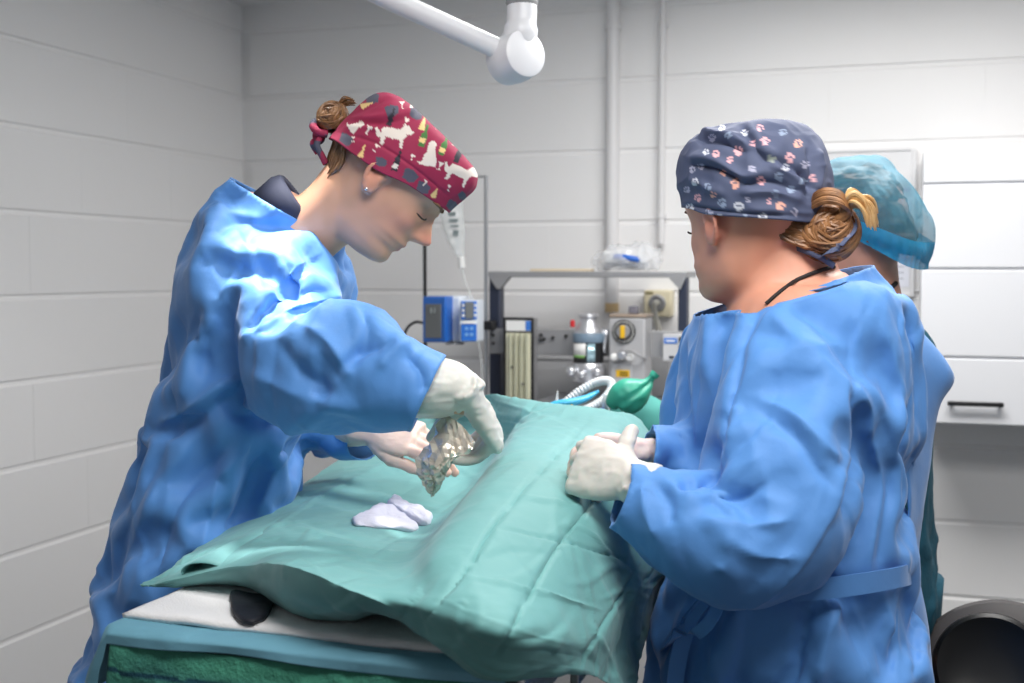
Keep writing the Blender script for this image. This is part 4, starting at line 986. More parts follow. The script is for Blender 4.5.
# white padded mat
MATM = mat('white_fleece_mat', srgb(232, 231, 232), .9); add_bump(MATM, 350, .5, .002, 3)
m0, m1 = on_z(122, 612, 1.0), on_z(398, 644, 1.0)
def mf(u, v):
    s0 = m0[0]-P0[0]; t0 = (m0[1]-P0[1])*(1-u)+(m1[1]-P0[1])*u
    return T(s0+u*(tw-.03-s0), t0+v*.9, 1.0)
Vt, Ft = cloth_grid(mf, 60, 80); n = len(Vt); Vt[:, 2] += .0012*fbm(Vt*22, 3, 4)
edge = np.zeros(n, bool); g = np.arange(n); edge[(g % 60 == 0) | (g % 60 == 59) | (g < 60) | (g >= n-60)] = True; Vt[edge, 2] -= .003
mt = mesh_obj('white_mat', Vt, Ft, MATM); md = mt.modifiers.new('s', 'SOLIDIFY'); md.thickness = .0055; md.offset = -1
tag(mt, 'white fleece mat on the table showing under the lifted front of the drape', 'mat')
# dark rounded pad under the drape edge
BLACKP = mat('black_pad', srgb(16, 18, 30), .6); add_bump(BLACKP, 200, .3, .001)
# ---- surgical drape: control net (px, py, height)
DR = attr_color(mat('green_drape_fabric', (.2, .5, .48), .62, Sheen_Weight=.15)); add_bump(DR, 700, .12, .001); add_bump(DR, 13, .2, .010, 6, .5); add_crumple(DR, 7, .22, .014)
net = [
 [(149.5, 587, 1.0015), (240, 586, 1.002), (296, 614, 1.002), (352, 621, 1.002), (398, 610, 1.006), (481, 677, .985), (576, 673, .966), (607, 684, .922), (632, 710, .85)],
 [(149, 586, 1.002), (240, 566.5, 1.042), (292, 567, 1.074), (352, 591, 1.064), (404, 612, 1.046), (494, 659, 1.012), (578, 669, .972), (606, 678, .93), (634, 700, .86)],
 [(176, 567, 1.010), (248, 548, 1.042), (312, 553, 1.060), (372, 575, 1.058), (432, 603, 1.062), (512, 630, 1.046), (592, 645, .99), (617, 650, .94), (637, 670, .88)],
 [(205, 545, 1.02), (288, 520, 1.048), (350, 528, 1.040), (412, 549, 1.034), (437, 553, 1.092), (530, 587, 1.066), (608, 612, 1.004), (632, 620, .955), (645, 640, .90)],
 [(250, 514, 1.03), (335, 486, 1.054), (400, 505, 1.040), (446, 518, 1.036), (463, 512, 1.116), (556, 543, 1.088), (626, 580, 1.018), (648, 588, .975), (662, 600, .92)],
 [(315, 479, 1.042), (385, 456, 1.062), (442, 470, 1.056), (482, 477, 1.056), (497, 470, 1.140), (586, 505, 1.110), (645, 545, 1.036), (666, 556, 1.0), (682, 570, .95)],
 [(372, 438, 1.066), (430, 424, 1.094), (474, 434, 1.092), (504, 441, 1.098), (522, 435, 1.152), (608, 465, 1.130), (655, 500, 1.07), (676, 512, 1.03), (694, 530, .98)],
 [(432, 414, 1.110), (462, 407, 1.130), (490, 410, 1.138), (516, 416, 1.146), (550, 416, 1.158), (614, 436, 1.146), (652, 466, 1.09), (676, 480, 1.05), (696, 500, 1.0)],
 [(450, 406, 1.132), (470, 402, 1.148), (494, 398, 1.160), (520, 402, 1.162), (560, 407, 1.160), (604, 412, 1.150), (634, 416, 1.140), (650, 440, 1.10), (668, 470, 1.04)],
]
G = np.array([[on_z(*p) for p in r] for r in net])
back = G[-1]+Y_*.03-ZV*np.linspace(.12, .12, 9)[:, None]; G = np.concatenate([G, back[None]])
left = G[:, :1]+np.array([[-.02, 0, -.02]])*1.0; left[0:2] = G[0:2, :1]+np.array([-.004, .004, -.002]); left[2] = G[2, 0]+np.array((-.015, .0, -.012)); G = np.concatenate([left, G], 1)
nv_, nu_ = 230, 250
R1 = np.array([smooth_path(G[i], nu_) for i in range(len(G))])          # rows resampled across
nf_ = 26; fl_t = np.linspace(0, 1, nf_)[:-1]; hang = (R1[1]-R1[0]); bow = np.linalg.norm(hang, axis=1)[:, None]*np.array((-.0, -.16, 0))
R2a = np.array([R1[0]+hang*t+bow*math.sin(t*PI) for t in fl_t])          # the short hanging front, folded crisply at its top
R2 = np.concatenate([R2a, np.array([smooth_path(R1[1:, j], nv_-nf_+1) for j in range(nu_)]).transpose(1, 0, 2)])
V = R2.reshape(-1, 3); F = [(j*nu_+i, j*nu_+i+1, (j+1)*nu_+i+1, (j+1)*nu_+i) for j in range(nv_-1) for i in range(nu_-1)]
# the packed-flat folds of the sheet: a grid of shallow creases
L1 = [(424, 624), (466, 571), (495, 529), (522, 495), (542, 471), (562, 450), (590, 420)]
L2 = [(498, 657), (529, 597), (560, 544), (591, 504), (612, 470)]
L3 = [(580, 668), (608, 615), (640, 566)]
L0 = [(420, 560), (444, 516), (484, 474), (509, 436), (520, 405)]
st1 = [(L1, 1.8, -.0050, 1), (L2, 1.8, -.0046, 1), (L3, 2, -.004), ([(236, 557), (320, 497), (392, 462)], 2.4, .0035), ([(150, 584), (205, 556), (236, 548), (280, 520)], 2.4, -.002),
       ([(466, 577), (531, 591), (600, 610)], 1.4, .0034), ([(498, 529), (560, 542), (625, 560)], 1.4, -.0034), ([(522, 497), (584, 509)], 1.4, .0034), ([(542, 471), (600, 480)], 1.4, .0032),
       ([(440, 600), (500, 625), (570, 645)], 1.6, .001), ([(505, 420), (560, 432), (600, 452)], 1.6, -.002), ([(470, 425), (520, 440), (560, 450)], 1.6, .002), ([(493, 400), (530, 412), (575, 430), (600, 450)], 1.6, .002),
       ([(290, 528), (330, 540), (358, 546)], 2.4, .006, 1), ([(300, 522), (340, 534), (360, 540)], 2.2, -.004), ([(300, 500), (350, 515), (400, 530)], 1.6, .002), ([(352, 548), (365, 560), (390, 552)], 2.4, .004), ([(370, 560), (395, 540), (430, 532)], 2, -.003),
       ([(330, 478), (370, 490), (420, 500)], 1.6, -.002), ([(362, 455), (400, 470), (440, 480)], 1.6, .002), ([(300, 552), (350, 562), (390, 580)], 2.2, .002), ([(256, 540), (300, 545), (340, 560)], 2, -.002),
       ([(346, 470), (358, 450), (376, 440)], 1.8, -.002), ([(600, 600), (625, 590), (650, 600)], 2, .002), ([(590, 620), (610, 660), (616, 683)], 2.4, .003), ([(625, 610), (632, 640), (636, 670)], 2.4, -.003), ([(600, 540), (620, 560), (640, 575)], 2.2, -.002), ([(608, 500), (625, 520), (645, 540)], 2.6, .003)]
V = sculpt(V, F, st1)
V = creases(V, F, 340, (.03, .14), (.003, .009), (.0008, .0028), lambda p: np.array((.1, 1, 0)), .35, 11)
V += normals(V, F)*(.0014*(ridged(V*12, 3, 9)-.6))[:, None]
V[:, 2] = np.where((V[:, 0] < P0[0]+.42) & (V[:, 1] > P0[1]-.01), np.maximum(V[:, 2], 1.0025), V[:, 2])
# rolled pleats: open tubes of cloth that taper away from the front edge
def pleat(p0, p1, r0, r1, lift):
    A, B = drape_pt(*p0), drape_pt(*p1); n = 26; m = 22; out = []
    for i in range(n):
        t = i/(n-1); c = A*(1-t)+B*t; c = c+ZV*0; r = r0*(1-t)+r1*t; ax_ = nrm(B-A); sd = nrm(np.cross(ax_, ZV)); u_ = np.cross(sd, ax_)
        for j in range(m):
            a = -.5+(PI*1.25)*j/(m-1); out.append(c+sd*math.cos(a)*r*1.9+u_*(math.sin(a)*r*.85+lift*r))
    return np.array(out), [(i*m+j, i*m+j+1, (i+1)*m+j+1, (i+1)*m+j) for i in range(n-1) for j in range(m-1)]
_b0 = BVHTree.FromPolygons(V.tolist(), F)
def drape_pt(px, py):
    h = _b0.ray_cast(Vector(CAM), Vector(U(px, py, 1.0)-CAM).normalized()); return np.array(h[0]) if h[0] is not None else on_z(px, py, 1.03)
nb_ = len(V)
for a_ in (((204, 571), (322, 496), .017, .003, -.2),):
    v_, f_ = pleat(*a_); F = F+[tuple(i+len(V) for i in f) for f in f_]; V = np.concatenate([V, v_])
C = np.tile(srgb(104, 162, 161), (len(V), 1))
dr = mesh_obj('surgical_drape', V, F, DR, ang=55); set_col(dr, C*(1+.05*fbm(V*8, 2, 3))[:, None]); tag(dr, 'large creased green surgical drape spread over the table and the covered patient', 'drape')
md = dr.modifiers.new('s', 'SOLIDIFY'); md.thickness = .0012; md.offset = -1
DRB = BVHTree.FromPolygons(V.tolist(), F)
def drape_at(px, py):
    d = Vector(U(px, py, 1.0)-CAM).normalized(); h = DRB.ray_cast(Vector(CAM), d); return np.array(h[0]) if h[0] is not None else on_z(px, py, 1.06)
# folded gauze swabs on the drape
GAUZE = mat('white_gauze', srgb(226, 224, 238), .9); add_bump(GAUZE, 260, .5, .002, 3)
def swab(poly, h, seed, label, at=None, m=None, nz=.0036, nm='gauze_swab'):
    at = at or drape_at; P = np.array([at(*p) for p in smooth_path(np.array(poly+poly[:1], float), 61)[:-1]]); cc = P.mean(0); N_ = 60; rows = []
    for k, (f, z) in enumerate([(.97, -.001), (1.0, .002), (1.01, h*.45), (.985, h*.8), (.93, h), (.8, h*1.08), (.6, h*1.12), (.4, h*1.15), (.2, h*1.15), (.02, h*1.15)]):
        rows.append(cc+(P-cc)*f+ZV*z)
    V = np.concatenate(rows); F = [(i*N_+j, i*N_+(j+1) % N_, (i+1)*N_+(j+1) % N_, (i+1)*N_+j) for i in range(len(rows)-1) for j in range(N_)]+[tuple(range(N_-1, -1, -1)), tuple((len(rows)-1)*N_+j for j in range(N_))]
    V += normals(V, F)*(nz*fbm(V*45+seed, 3, seed))[:, None]
    o = mesh_obj(nm, V, F, m or GAUZE)
    if m is None: tag(o, label, 'gauze swab', 'white gauze swabs on the drape')
    else: tag(o, label, 'pad')
    return o
padV = [(230, 600), (233, 594), (253, 596.5), (273, 600), (273, 607), (269, 615), (261, 622), (251, 625), (240, 622.5), (233, 614)]
swab([(352, 521), (362, 515), (376, 507), (388, 508), (402, 514), (414, 521), (418, 527), (413, 533), (395, 531), (372, 529), (356, 527)], .007, 2, 'flat folded white gauze swab, the larger left one of the two on the drape')
swab([(389, 505), (394, 501), (402, 505), (411, 513), (424, 516), (432, 519), (430, 525), (420, 527), (410, 523), (400, 516), (391, 510)], .012, 5, 'crumpled rolled white gauze swab, the smaller right one of the two on the drape')
swab(padV, .006, 3, 'small black rounded pad on the white mat under the drape edge', lambda x, y: on_z(x, y, 1.0015), BLACKP, .0008, 'dark_pad')
# crinkled clear pouch held between the surgeon's hands
POUCH = mat('clear_pouch_film', srgb(240, 230, 216), .15, .4, Transmission_Weight=.35, IOR=1.25, Coat_Weight=.5, Coat_Roughness=.06)
V, F = sheet([[(444, 413, 1.60), (430, 440, 1.60), (417, 457, 1.595), (418, 474, 1.585), (424, 484, 1.58), (430, 494, 1.575)], [(455, 420, 1.575), (446, 440, 1.565), (434, 460, 1.56), (430, 474, 1.56), (430, 484, 1.565), (431.5, 496, 1.573)],
              [(466, 430, 1.56), (460, 446, 1.555), (448, 458, 1.55), (440, 470, 1.555), (436, 484, 1.56), (433, 496.5, 1.572)], [(475, 442, 1.555), (471, 450, 1.55), (456, 459, 1.55), (447, 470, 1.56), (444, 482, 1.565), (435, 495, 1.572)]], 22, 13)
V += normals(V, F)*(RNG.normal(size=len(V))*.0016+.003*vnoise(V*45, 3)+.002*ridged(V*28, 1, 5))[:, None]
F = [t for f in F for t in ((f[0], f[1], f[2]), (f[0], f[2], f[3]))]
po = mesh_obj('clear_pouch', V, F, POUCH, smooth=False); tag(po, 'crinkled shiny clear plastic pouch held between the gloved hands', 'plastic pouch'); md = po.modifiers.new('s', 'SOLIDIFY'); md.thickness = .0012
# ------------------------------------------------------------------ against the back wall
def W(px, py, off): return on_plane(px, py, (0, YB-off, 0), Y_)
def slab(mb, x0, y0, x1, y1, off, depth, m=None):
    """box square to the wall; its front face spans the pixel rectangle at distance off from the wall"""
    a, b = W(x0, (y0+y1)/2, off), W(x1, (y0+y1)/2, off); t, q = W((x0+x1)/2, y0, off), W((x0+x1)/2, y1, off)
    mb.box(((a[0]+b[0])/2, YB-off+depth/2, (t[2]+q[2])/2), (b[0]-a[0], depth, t[2]-q[2]), None, m); return mb
GREYM = mat('grey_machine_paint', srgb(168, 168, 170), .45); BLACK = mat('black_plastic', srgb(28, 28, 30), .4); WHITEP = mat('white_plastic', srgb(232, 232, 230), .4)
CHROME = mat('chrome', srgb(205, 206, 210), .30, .75); BLUEP = mat('blue_plastic', srgb(30, 96, 190), .4); YELP = mat('yellow_label', srgb(225, 178, 30), .5)
ALU = mat('grey_aluminium', srgb(158, 158, 160), .42, .35); CREAM = mat('cream_plastic', srgb(226, 216, 186), .5); BLUEL = mat('blue_label', srgb(60, 120, 205), .5)
PIPEM = mat('white_painted_pipe', srgb(226, 225, 226), .4)
# pipes on the wall
def pipe(px, w, ytop_z, ybot, label, clips, bottom=None):
    a = W(px, 200, .03); r = w/2*np.dot(a-CAM, FW)/FPX; zb = W(px, ybot, .03)[2]
    e = empty('wall_pipe', (a[0], a[1], zb), label, 'pipe')
    MB().tube([(a[0], a[1], z) for z in np.linspace(zb, ytop_z, 8)], r, 20).build('pipe_run', PIPEM, e)
    for y in clips:
        z = W(px, y, .03)[2]; mb = MB(); mb.lathe([(r*1.28, -.008), (r*1.28, .008)], 20, (a[0], a[1], z)); mb.box((a[0], a[1]+.016, z), (.022, .03, .014)); mb.build('pipe_clip', PIPEM, e, bevel=.001)
    if bottom: bottom(e, a, r, zb)
    return e
TAN = mat('tan_coupling', srgb(214, 186, 140), .5)
pipe(612.5, 13, ZC-.002, 312, 'thick white vertical pipe on the back wall', [27], lambda e, a, r, zb: MB().lathe([(r*1.08, 0), (r*1.08, .028)], 20, (a[0], a[1], zb)).build('coupling', TAN, e, ang=30))
pipe(661.5, 7, ZC-.002, 244, 'thin white vertical pipe right of the thick one on the back wall', [25, 216])
# rack of the anaesthetic machine
mach = empty('anaesthetic_machine', W(590, 330, .32)*np.array((1, 1, 0)), 'grey anaesthetic machine frame with dark posts, top shelf and drilled rail', 'medical machine')
NAVYP = mat('dark_navy_post', srgb(48, 54, 72), .45, .2)
for x0, x1 in ((489, 500), (678, 687)):
    mb = MB(); a, b = W(x0, 300, .34), W(x1, 300, .34); zt = W(590, 275, .34)[2]; mb.box(((a[0]+b[0])/2, YB-.32, zt/2), (b[0]-a[0], .04, zt)); mb.build('post', NAVYP, mach, bevel=.003)
mb = MB(); slab(mb, 488, 271.5, 687, 277.5, .345, .16); mb.build('top_shelf', ALU, mach, bevel=.002)
for pts in (((489, 277), (509, 277), (499, 289), (497, 289)), ((668, 277), (686, 277), (680, 290), (678, 288))):
    mb = MB(); P = [W(*p, .35) for p in pts]; Q = [p+Y_*.03 for p in P]; mb.add(P+Q, [(0, 1, 2, 3), (7, 6, 5, 4)]+[(k, (k+1) % 4, 4+(k+1) % 4, 4+k) for k in range(4)]); mb.build('gusset', ALU, mach)
mb = MB(); slab(mb, 489, 330, 690, 356, .35, .012); mb.build('rail', ALU, mach, bevel=.002)
for x, y in ((493, 335), (493, 343), (541, 335), (544, 339), (540.5, 340), (553, 337.5), (566, 336), (684, 338), (684, 349)):
    c = W(x, y, .356); MB().lathe([(.0048, -.004), (.0048, .003), (.003, .0045)], 14, c, axis=-Y_).build('hole_plug', BLACK, mach)
mb = MB(); slab(mb, 505, 358, 668, 470, .20, .02); slab(mb, 505, 357, 668, 360.5, .205, .03); mb.build('back_panel', GREYM, mach, bevel=.002)
a, b = W(489, 430, .34), W(687, 430, .34)
mb = MB(); mb.box(((a[0]+b[0])/2, YB-.32, .06), (b[0]-a[0]+.05, .5, .05))
for sx in (a[0], b[0]):
    for dy in (-.2, .2): mb.lathe([(.026, -.012), (.03, -.006), (.03, .006), (.026, .012)], 18, (sx, YB-.32+dy, .032), axis=X_)
mb.build('trolley_base', GREYM, mach, bevel=.003)
mb = MB(); wz = W(600, 405, .9)[2]-.045
x0, x1 = W(520, 405, .6)[0], W(680, 405, .6)[0]
mb.box(((x0+x1)/2, YB-.75, wz-.012), (x1-x0, 1.1, .024)); mb.build('work_surface', STEEL, mach, bevel=.003)
# flowmeter block
fm = empty('flowmeter', W(521, 400, .40), 'black-framed flowmeter with tall yellowish glass tubes on the rail', 'flowmeter')
mb = MB(); slab(mb, 503, 317.5, 533, 402, .42, .012); mb.build('front_frame', BLACK, fm, bevel=.002)
mb = MB(); slab(mb, 504, 318.5, 532, 402, .407, .055); mb.build('housing', ALU, fm, bevel=.002)
TUBEB = mat('flow_tube_backing', srgb(214, 212, 188), .5); add_bump(TUBEB, 40, .2, .003)
mb = MB(); slab(mb, 506, 333, 530.5, 400, .4225, .002); mb.build('tube_panel', TUBEB, fm)
mb = MB(); slab(mb, 506, 320.5, 530.5, 331, .4225, .002); mb.build('header_label', WHITEP, fm)
mb = MB(); slab(mb, 525.5, 321, 530.5, 330.5, .4235, .002); mb.build('blue_label', BLUEL, fm)
TG = mat('flow_tube_glass', srgb(206, 206, 182), .12, 0, Transmission_Weight=.3)
for x in (510, 515.5, 521, 526.5):
    MB().tube([W(x, 334, .43), W(x, 399, .43)], .0042, 14).build('flow_tube', TG, fm)
for x, y in ((512, 367), (523, 384)): MB().ball(W(x, y, .435), .0035, None, 10, 8).build('float', BLACK, fm)
# vaporizer
va = empty('vaporizer', W(587, 382, .42), 'chrome and black round vaporizer canister on the machine rail', 'vaporizer')
cx = W(588.5, 345, .42); k_ = np.dot(cx-CAM, FW)/FPX
def zz(y): return W(588.5, y, .42)[2]
prof = [(6, 313.5), (9.5, 314), (10, 316.5), (8, 318), (8, 320), (10.5, 325), (14.5, 330.5), (15, 332), (15, 333)]
MB().lathe([(r*k_, zz(y)) for r, y in prof[::-1]], 36, (cx[0], cx[1], 0)).build('top_cone', CHROME, va, ang=40)
MB().lathe([(r*k_, zz(y)) for r, y in ((15.5, 342), (16, 341), (16, 333.5), (15.5, 332.8))], 36, (cx[0], cx[1], 0)).build('band', mat('blue_grey_paint', srgb(112, 132, 150), .4), va, ang=40)
MB().lathe([(r*k_, zz(y)) for r, y in ((15, 363), (15, 342))], 36, (cx[0], cx[1], 0)).build('canister', BLACK, va, ang=40)
MB().lathe([(r*k_, zz(y)) for r, y in ((14, 382), (16.5, 380.5), (17.5, 376), (17.5, 368), (16.5, 364), (15.4, 362.5))], 36, (cx[0], cx[1], 0)).build('bottom_ring', CHROME, va, ang=40)
def arc_patch(c, r, a0, a1, z0, z1, name, m, par):
    V = []; n = 14
    for z in (z0, z1):
        for i in range(n): t = a0+(a1-a0)*i/(n-1); V.append((c[0]+r*math.sin(t), c[1]-r*math.cos(t), z))
    o = mesh_obj(name, V, [(i, i+1, n+i+1, n+i) for i in range(n-1)], m, par); md = o.modifiers.new('s', 'SOLIDIFY'); md.thickness = .0012; md.offset = 1
GRL = mat('green_print', srgb(120, 170, 90), .5)
arc_patch(cx, 15.15*k_, -1.15, .05, zz(355), zz(342.8), 'white_label', WHITEP, va)
arc_patch(cx, 15.3*k_, -1.1, .0, zz(357), zz(354.8), 'green_stripe', GRL, va)
arc_patch(cx, 15.2*k_, .15, .7, zz(361), zz(343), 'sight_glass', mat('sight_glass', srgb(150, 180, 190), .1, .3), va)
for x, y, r in ((572, 371, 5.2), (583, 374, 4.5), (598, 372, 5.0)):
    MB().lathe([(r*k_, 0), (r*k_*1.05, .012), (r*k_*.8, .022), (r*k_*.4, .026)], 18, W(x, y, .46), axis=-Y_).build('valve_knob', CHROME, va, ang=40)
MB().lathe([(.007, 0), (.007, .016), (.004, .02)], 14, W(572.5, 327, .43)).build('red_button', mat('red_plastic', srgb(190, 40, 45), .4), va)
MB().tube(smooth_path([W(602, 330, .40), W(606, 333, .41), W(605, 340, .41), W(603, 352, .40)], 16), .009, 12).build('side_fitting', CHROME, va)
# ventilator / absorber block with dial
ve = empty('ventilator_unit', W(628, 400, .42), 'grey ventilator box with black dial and yellow pointer', 'ventilator')
mb = MB(); slab(mb, 608.5, 317, 645, 402, .43, .10); mb.build('housing', GREYM, ve, bevel=.006)
mb = MB(); slab(mb, 609, 314.5, 646, 317.5, .432, .105); mb.build('lid', mat('brown_lid', srgb(150, 134, 120), .5), ve, bevel=.002)
dc = W(624, 331.5, .43); dk = np.dot(dc-CAM, FW)/FPX
MB().lathe([(12*dk, 0), (12*dk, .004), (11.3*dk, .0055)], 40, dc, axis=-Y_).build('dial', BLACK, ve, ang=40)
TICK = mat('white_print', srgb(225, 225, 222), .5); mb = MB()
for i in range(24):
    a = 2*PI*i/24; c = dc+X_*math.cos(a)*9.9*dk+ZV*math.sin(a)*9.9*dk-Y_*.006; e1 = X_*math.cos(a)+ZV*math.sin(a); e2 = -X_*math.sin(a)+ZV*math.cos(a)
    mb.add([c+e1*s1*1.0*dk+e2*s2*.42*dk for s1, s2 in ((-1, -1), (1, -1), (1, 1), (-1, 1))], [(0, 1, 2, 3)])
mb.build('dial_ticks', TICK, ve, smooth=False, solid=.0006)
MB().lathe([(7*dk, .004), (7*dk, .012), (6.2*dk, .016)], 32, dc, axis=-Y_).build('knob', ALU, ve, ang=40)
mb = MB(); mb.box(dc-Y_*.019, (4.6*dk, .008, 12.5*dk)); mb.build('yellow_pointer', YELP, ve, bevel=.002)
MB().box(W(634, 310, .38), (9*dk, .03, 8*dk)).build('top_knob', mat('dark_grey_knob', srgb(110, 108, 118), .5), ve, bevel=.003)
fc = W(623, 355, .435)
MB().lathe([(5.0*dk, 0), (5.4*dk, .01), (4*dk, .016), (4.4*dk, .026), (3*dk, .03)], 24, fc, axis=-Y_).build('outlet', CHROME, ve, ang=40)
mb = MB()
for s in (-1, 1): mb.ball(fc+X_*s*8*dk-ZV*2*dk-Y_*.012, (4.6*dk, .006, 3.6*dk), None, 16, 10)
mb.build('outlet_wings', WHITEP, ve)
MB().tube(smooth_path([fc+X_*4*dk-Y_*.02+ZV*4*dk, W(634, 352, .46), W(641, 357, .455), W(646, 359, .43)], 16), .0035, 8).build('thin_hose', ALU, ve)
mb = MB(); slab(mb, 611, 363, 632, 402, .436, .01); mb.build('front_plate', GREYM, ve, bevel=.002)
mb = MB(); slab(mb, 616, 370, 629.5, 377, .437, .002); mb.build('yellow_label', YELP, ve)
mb = MB()
for y in (372, 374.5): slab(mb, 619.5, y, 628, y+1.2, .4378, .001)
mb.build('label_print', BLACK, ve)
MB().ball(W(621, 383, .437), .004, None, 10, 8).build('screw', BLACK, ve)
mb = MB(); slab(mb, 646, 357, 668, 470, .215, .03); mb.build('side_cover', GREYM, ve, bevel=.003)
# control block on the right post
cb = empty('control_block', W(675, 361, .37), 'small pale control block with blue label on the right post', 'control block')
mb = MB(); slab(mb, 662.5, 334, 685.5, 361.5, .378, .024); mb.build('plate', mat('pale_grey_plate', srgb(196, 196, 198), .45), cb, bevel=.003)
mb = MB(); slab(mb, 664, 338, 677, 343.5, .380, .003); mb.build('blue_label', BLUEL, cb)
mb = MB(); slab(mb, 666, 340, 675, 341.6, .3806, .001); mb.build('label_print', WHITEP, cb)
mb = MB(); slab(mb, 669, 356, 674, 358.5, .380, .003); mb.build('dark_label', NAVYP, cb)
for y in (339, 347): MB().lathe([(.006, 0), (.006, .005), (.004, .007)], 14, W(681, y, .379), axis=-Y_).build('socket', BLACK, cb)
MB().tube([W(672, 362, .37), W(672, 366, .37)], .010, 14).build('tube_nut', CHROME, cb)
MB().tube([W(672, 366, .37), W(671.5, 408, .37)], .007, 14).build('drop_tube', CHROME, cb)
# cream wall socket with a grey hose
so = empty('gas_socket', W(658, 303, 0), 'cream square gas outlet on the wall with a grey hose plugged in', 'wall outlet')
mb = MB(); slab(mb, 643.5, 290, 671.5, 317, .05, .05); mb.build('housing', CREAM, so, bevel=.006)
sc = W(657.5, 303, .05); sk = np.dot(sc-CAM, FW)/FPX
MB().lathe([(8.5*sk, 0), (8.5*sk, .008), (6.4*sk, .010), (6.0*sk, .003), (.1*sk, .002)], 30, sc, axis=-Y_).build('outlet_ring', ALU, so, ang=35)
mb = MB(); slab(mb, 645.5, 291.5, 653, 294.2, .052, .002); mb.build('name_plate', mat('olive_label', srgb(150, 140, 100), .5), so)
HOSE = mat('grey_hose', srgb(190, 188, 178), .5)
MB().tube(smooth_path([sc-Y_*.0, sc-Y_*.03, W(654, 308, .10), W(656, 320, .12), W(660, 334, .13), W(662, 350, .14)], 30), .009, 12).build('hose', HOSE, so)
# things on the top shelf
TAPE = mat('beige_tape', srgb(214, 198, 172), .6)
mb = MB(); slab(mb, 530, 268.8, 590, 271.3, .33, .05); tag(mb.build('beige_strip', TAPE, bevel=.001), 'thin beige strip lying on the shelf of the machine', 'strip')
BAG = mat('clear_bag_film', srgb(245, 247, 250), .12, 0, Alpha=.34, Specular_IOR_Level=.8)
bg = empty('bag_of_tubing', W(627, 271, .25), 'clear plastic bag of tubing with a blue band on the shelf', 'plastic bag')
mb = MB(); c = W(626, 259, .24); mb.ball(c, (.105, .075, .040), None, 60, 36); V, F = mb.arr()
V = V+normals(V, F)*(.016*ridged(V*15, 3, 6)-.008)[:, None]; zt = W(600, 271.3, .24)[2]; V[:, 2] = np.maximum(V[:, 2], zt+.002); mesh_obj('bag_film', V, F, BAG, bg)
mb = MB()
for k in range(3):
    P = [c+np.array((.06*math.cos(t)*(1-.12*k), .045*math.sin(t), -.018+.011*k+.004*math.sin(3*t))) for t in np.linspace(0, 2*PI, 30)]; mb.tube(P, .006, 8)
mb.build('coiled_tube', mat('clear_tubing', srgb(228, 232, 238), .25, 0, Alpha=.7), bg)
mb = MB(); P = [W(613, 256.5, .30), W(622, 257, .31), W(632, 258.5, .31), W(640, 260, .30)]; mb.tube(smooth_path(P, 16), [.004]+[.0085]*14+[.004], 12); mb.build('blue_band', BLUEP, bg)
mb = MB(); mb.tube([W(604, 253, .29), W(610, 254, .29)], .007, 12); mb.build('white_cap', WHITEP, bg)
# infusion stand: steel pole clamped to the rack, with hook, drip and pump
iv = empty('infusion_pole', W(486, 400, .37)*np.array((1, 1, 0)), 'thin steel infusion pole with a hook at the top, clamped to the rack', 'pole')
a = W(486, 300, .37); zt = W(486, 175.5, .37)[2]
MB().tube([(a[0], a[1], 0.02), (a[0], a[1], zt)], .0055, 14).build('pole_tube', STEEL, iv)
hk = W(455, 178, .37)
MB().tube(smooth_path([(a[0], a[1], zt-.003), W(470, 177, .37), W(458, 178, .37), hk, hk+ZV*.012-X_*.006], 24), .0028, 10).build('hook', STEEL, iv)
mb = MB(); slab(mb, 483, 321, 492, 330, .385, .05); mb.build('clamp', BLACK, iv, bevel=.003)
MB().lathe([(.05, 0), (.05, .012), (.02, .03), (.009, .05)], 28, (a[0], a[1], 0)).build('foot', STEEL, iv, ang=40)
CLEAR = mat('clear_drip_plastic', srgb(232, 236, 236), .15, 0, Alpha=.45, Specular_IOR_Level=.8); PRT = mat('grey_print', srgb(120, 132, 134), .6)
dp = empty('drip_bag', W(455, 215, .37), 'small clear drip bag with grey print hanging above the infusion pump', 'drip bag')
rows = [(449, 186, 4, .008), (450, 192, 9, .016), (451, 205, 12, .022), (453, 222, 12, .022), (456, 238, 10, .018), (459, 250, 6, .010), (461, 258, 4, .007)]
V, F = oval([(*W(x, y, .37), r*k_, h) for x, y, r, h in rows], 24, 40); V += normals(V, F)*(.002*fbm(V*40, 2, 3))[:, None]; mesh_obj('bag_body', V, F, CLEAR, dp)
mb = MB()
for y0, y1, w in ((212, 216, 8), (219, 222, 10), (225, 227, 9), (230, 236, 6)):
    cc = W(452+(y0-212)*.2, (y0+y1)/2, .395); mb.box(cc, (w*k_, .001, (y1-y0)*k_))
mb.build('bag_print', PRT, dp)
MB().tube([W(461, 257, .37), W(462, 268, .37)], .0105, 14).build('drip_chamber', WHITEP, dp)
MB().tube([hk, W(449, 187, .37)], .002, 8).build('hanger', STEEL, dp)
MB().tube(smooth_path([W(462, 268, .37), W(465, 280, .385), W(469, 290, .40), W(470.5, 300, .44)], 20), .0026, 8).build('drip_line', CLEAR, dp)
pp = empty('pump_pole', W(424, 400, .40)*np.array((1, 1, 0)), 'thin black pole carrying the infusion pump', 'pole')
pa = W(425, 300, .38); ztp = W(425, 236, .38)[2]
MB().tube([(pa[0], pa[1], .03), (pa[0], pa[1], ztp)], .0055, 12).build('pole_tube', BLACK, pp); MB().lathe([(.085, 0), (.085, .012), (.02, .03)], 24, (pa[0], pa[1], 0)).build('foot', BLACK, pp, ang=40)
pu = empty('infusion_pump', W(450, 343, .42), 'blue and white infusion pump with two small screens on the pole', 'infusion pump')
PB = mat('pump_blue', srgb(36, 108, 200), .35); SCR = mat('grey_lcd', srgb(112, 116, 118), .25); PW = mat('pump_white', srgb(222, 230, 240), .35)
mb = MB(); slab(mb, 443, 296, 461, 342.5, .455, .11); mb.build('body', PW, pu, bevel=.008)
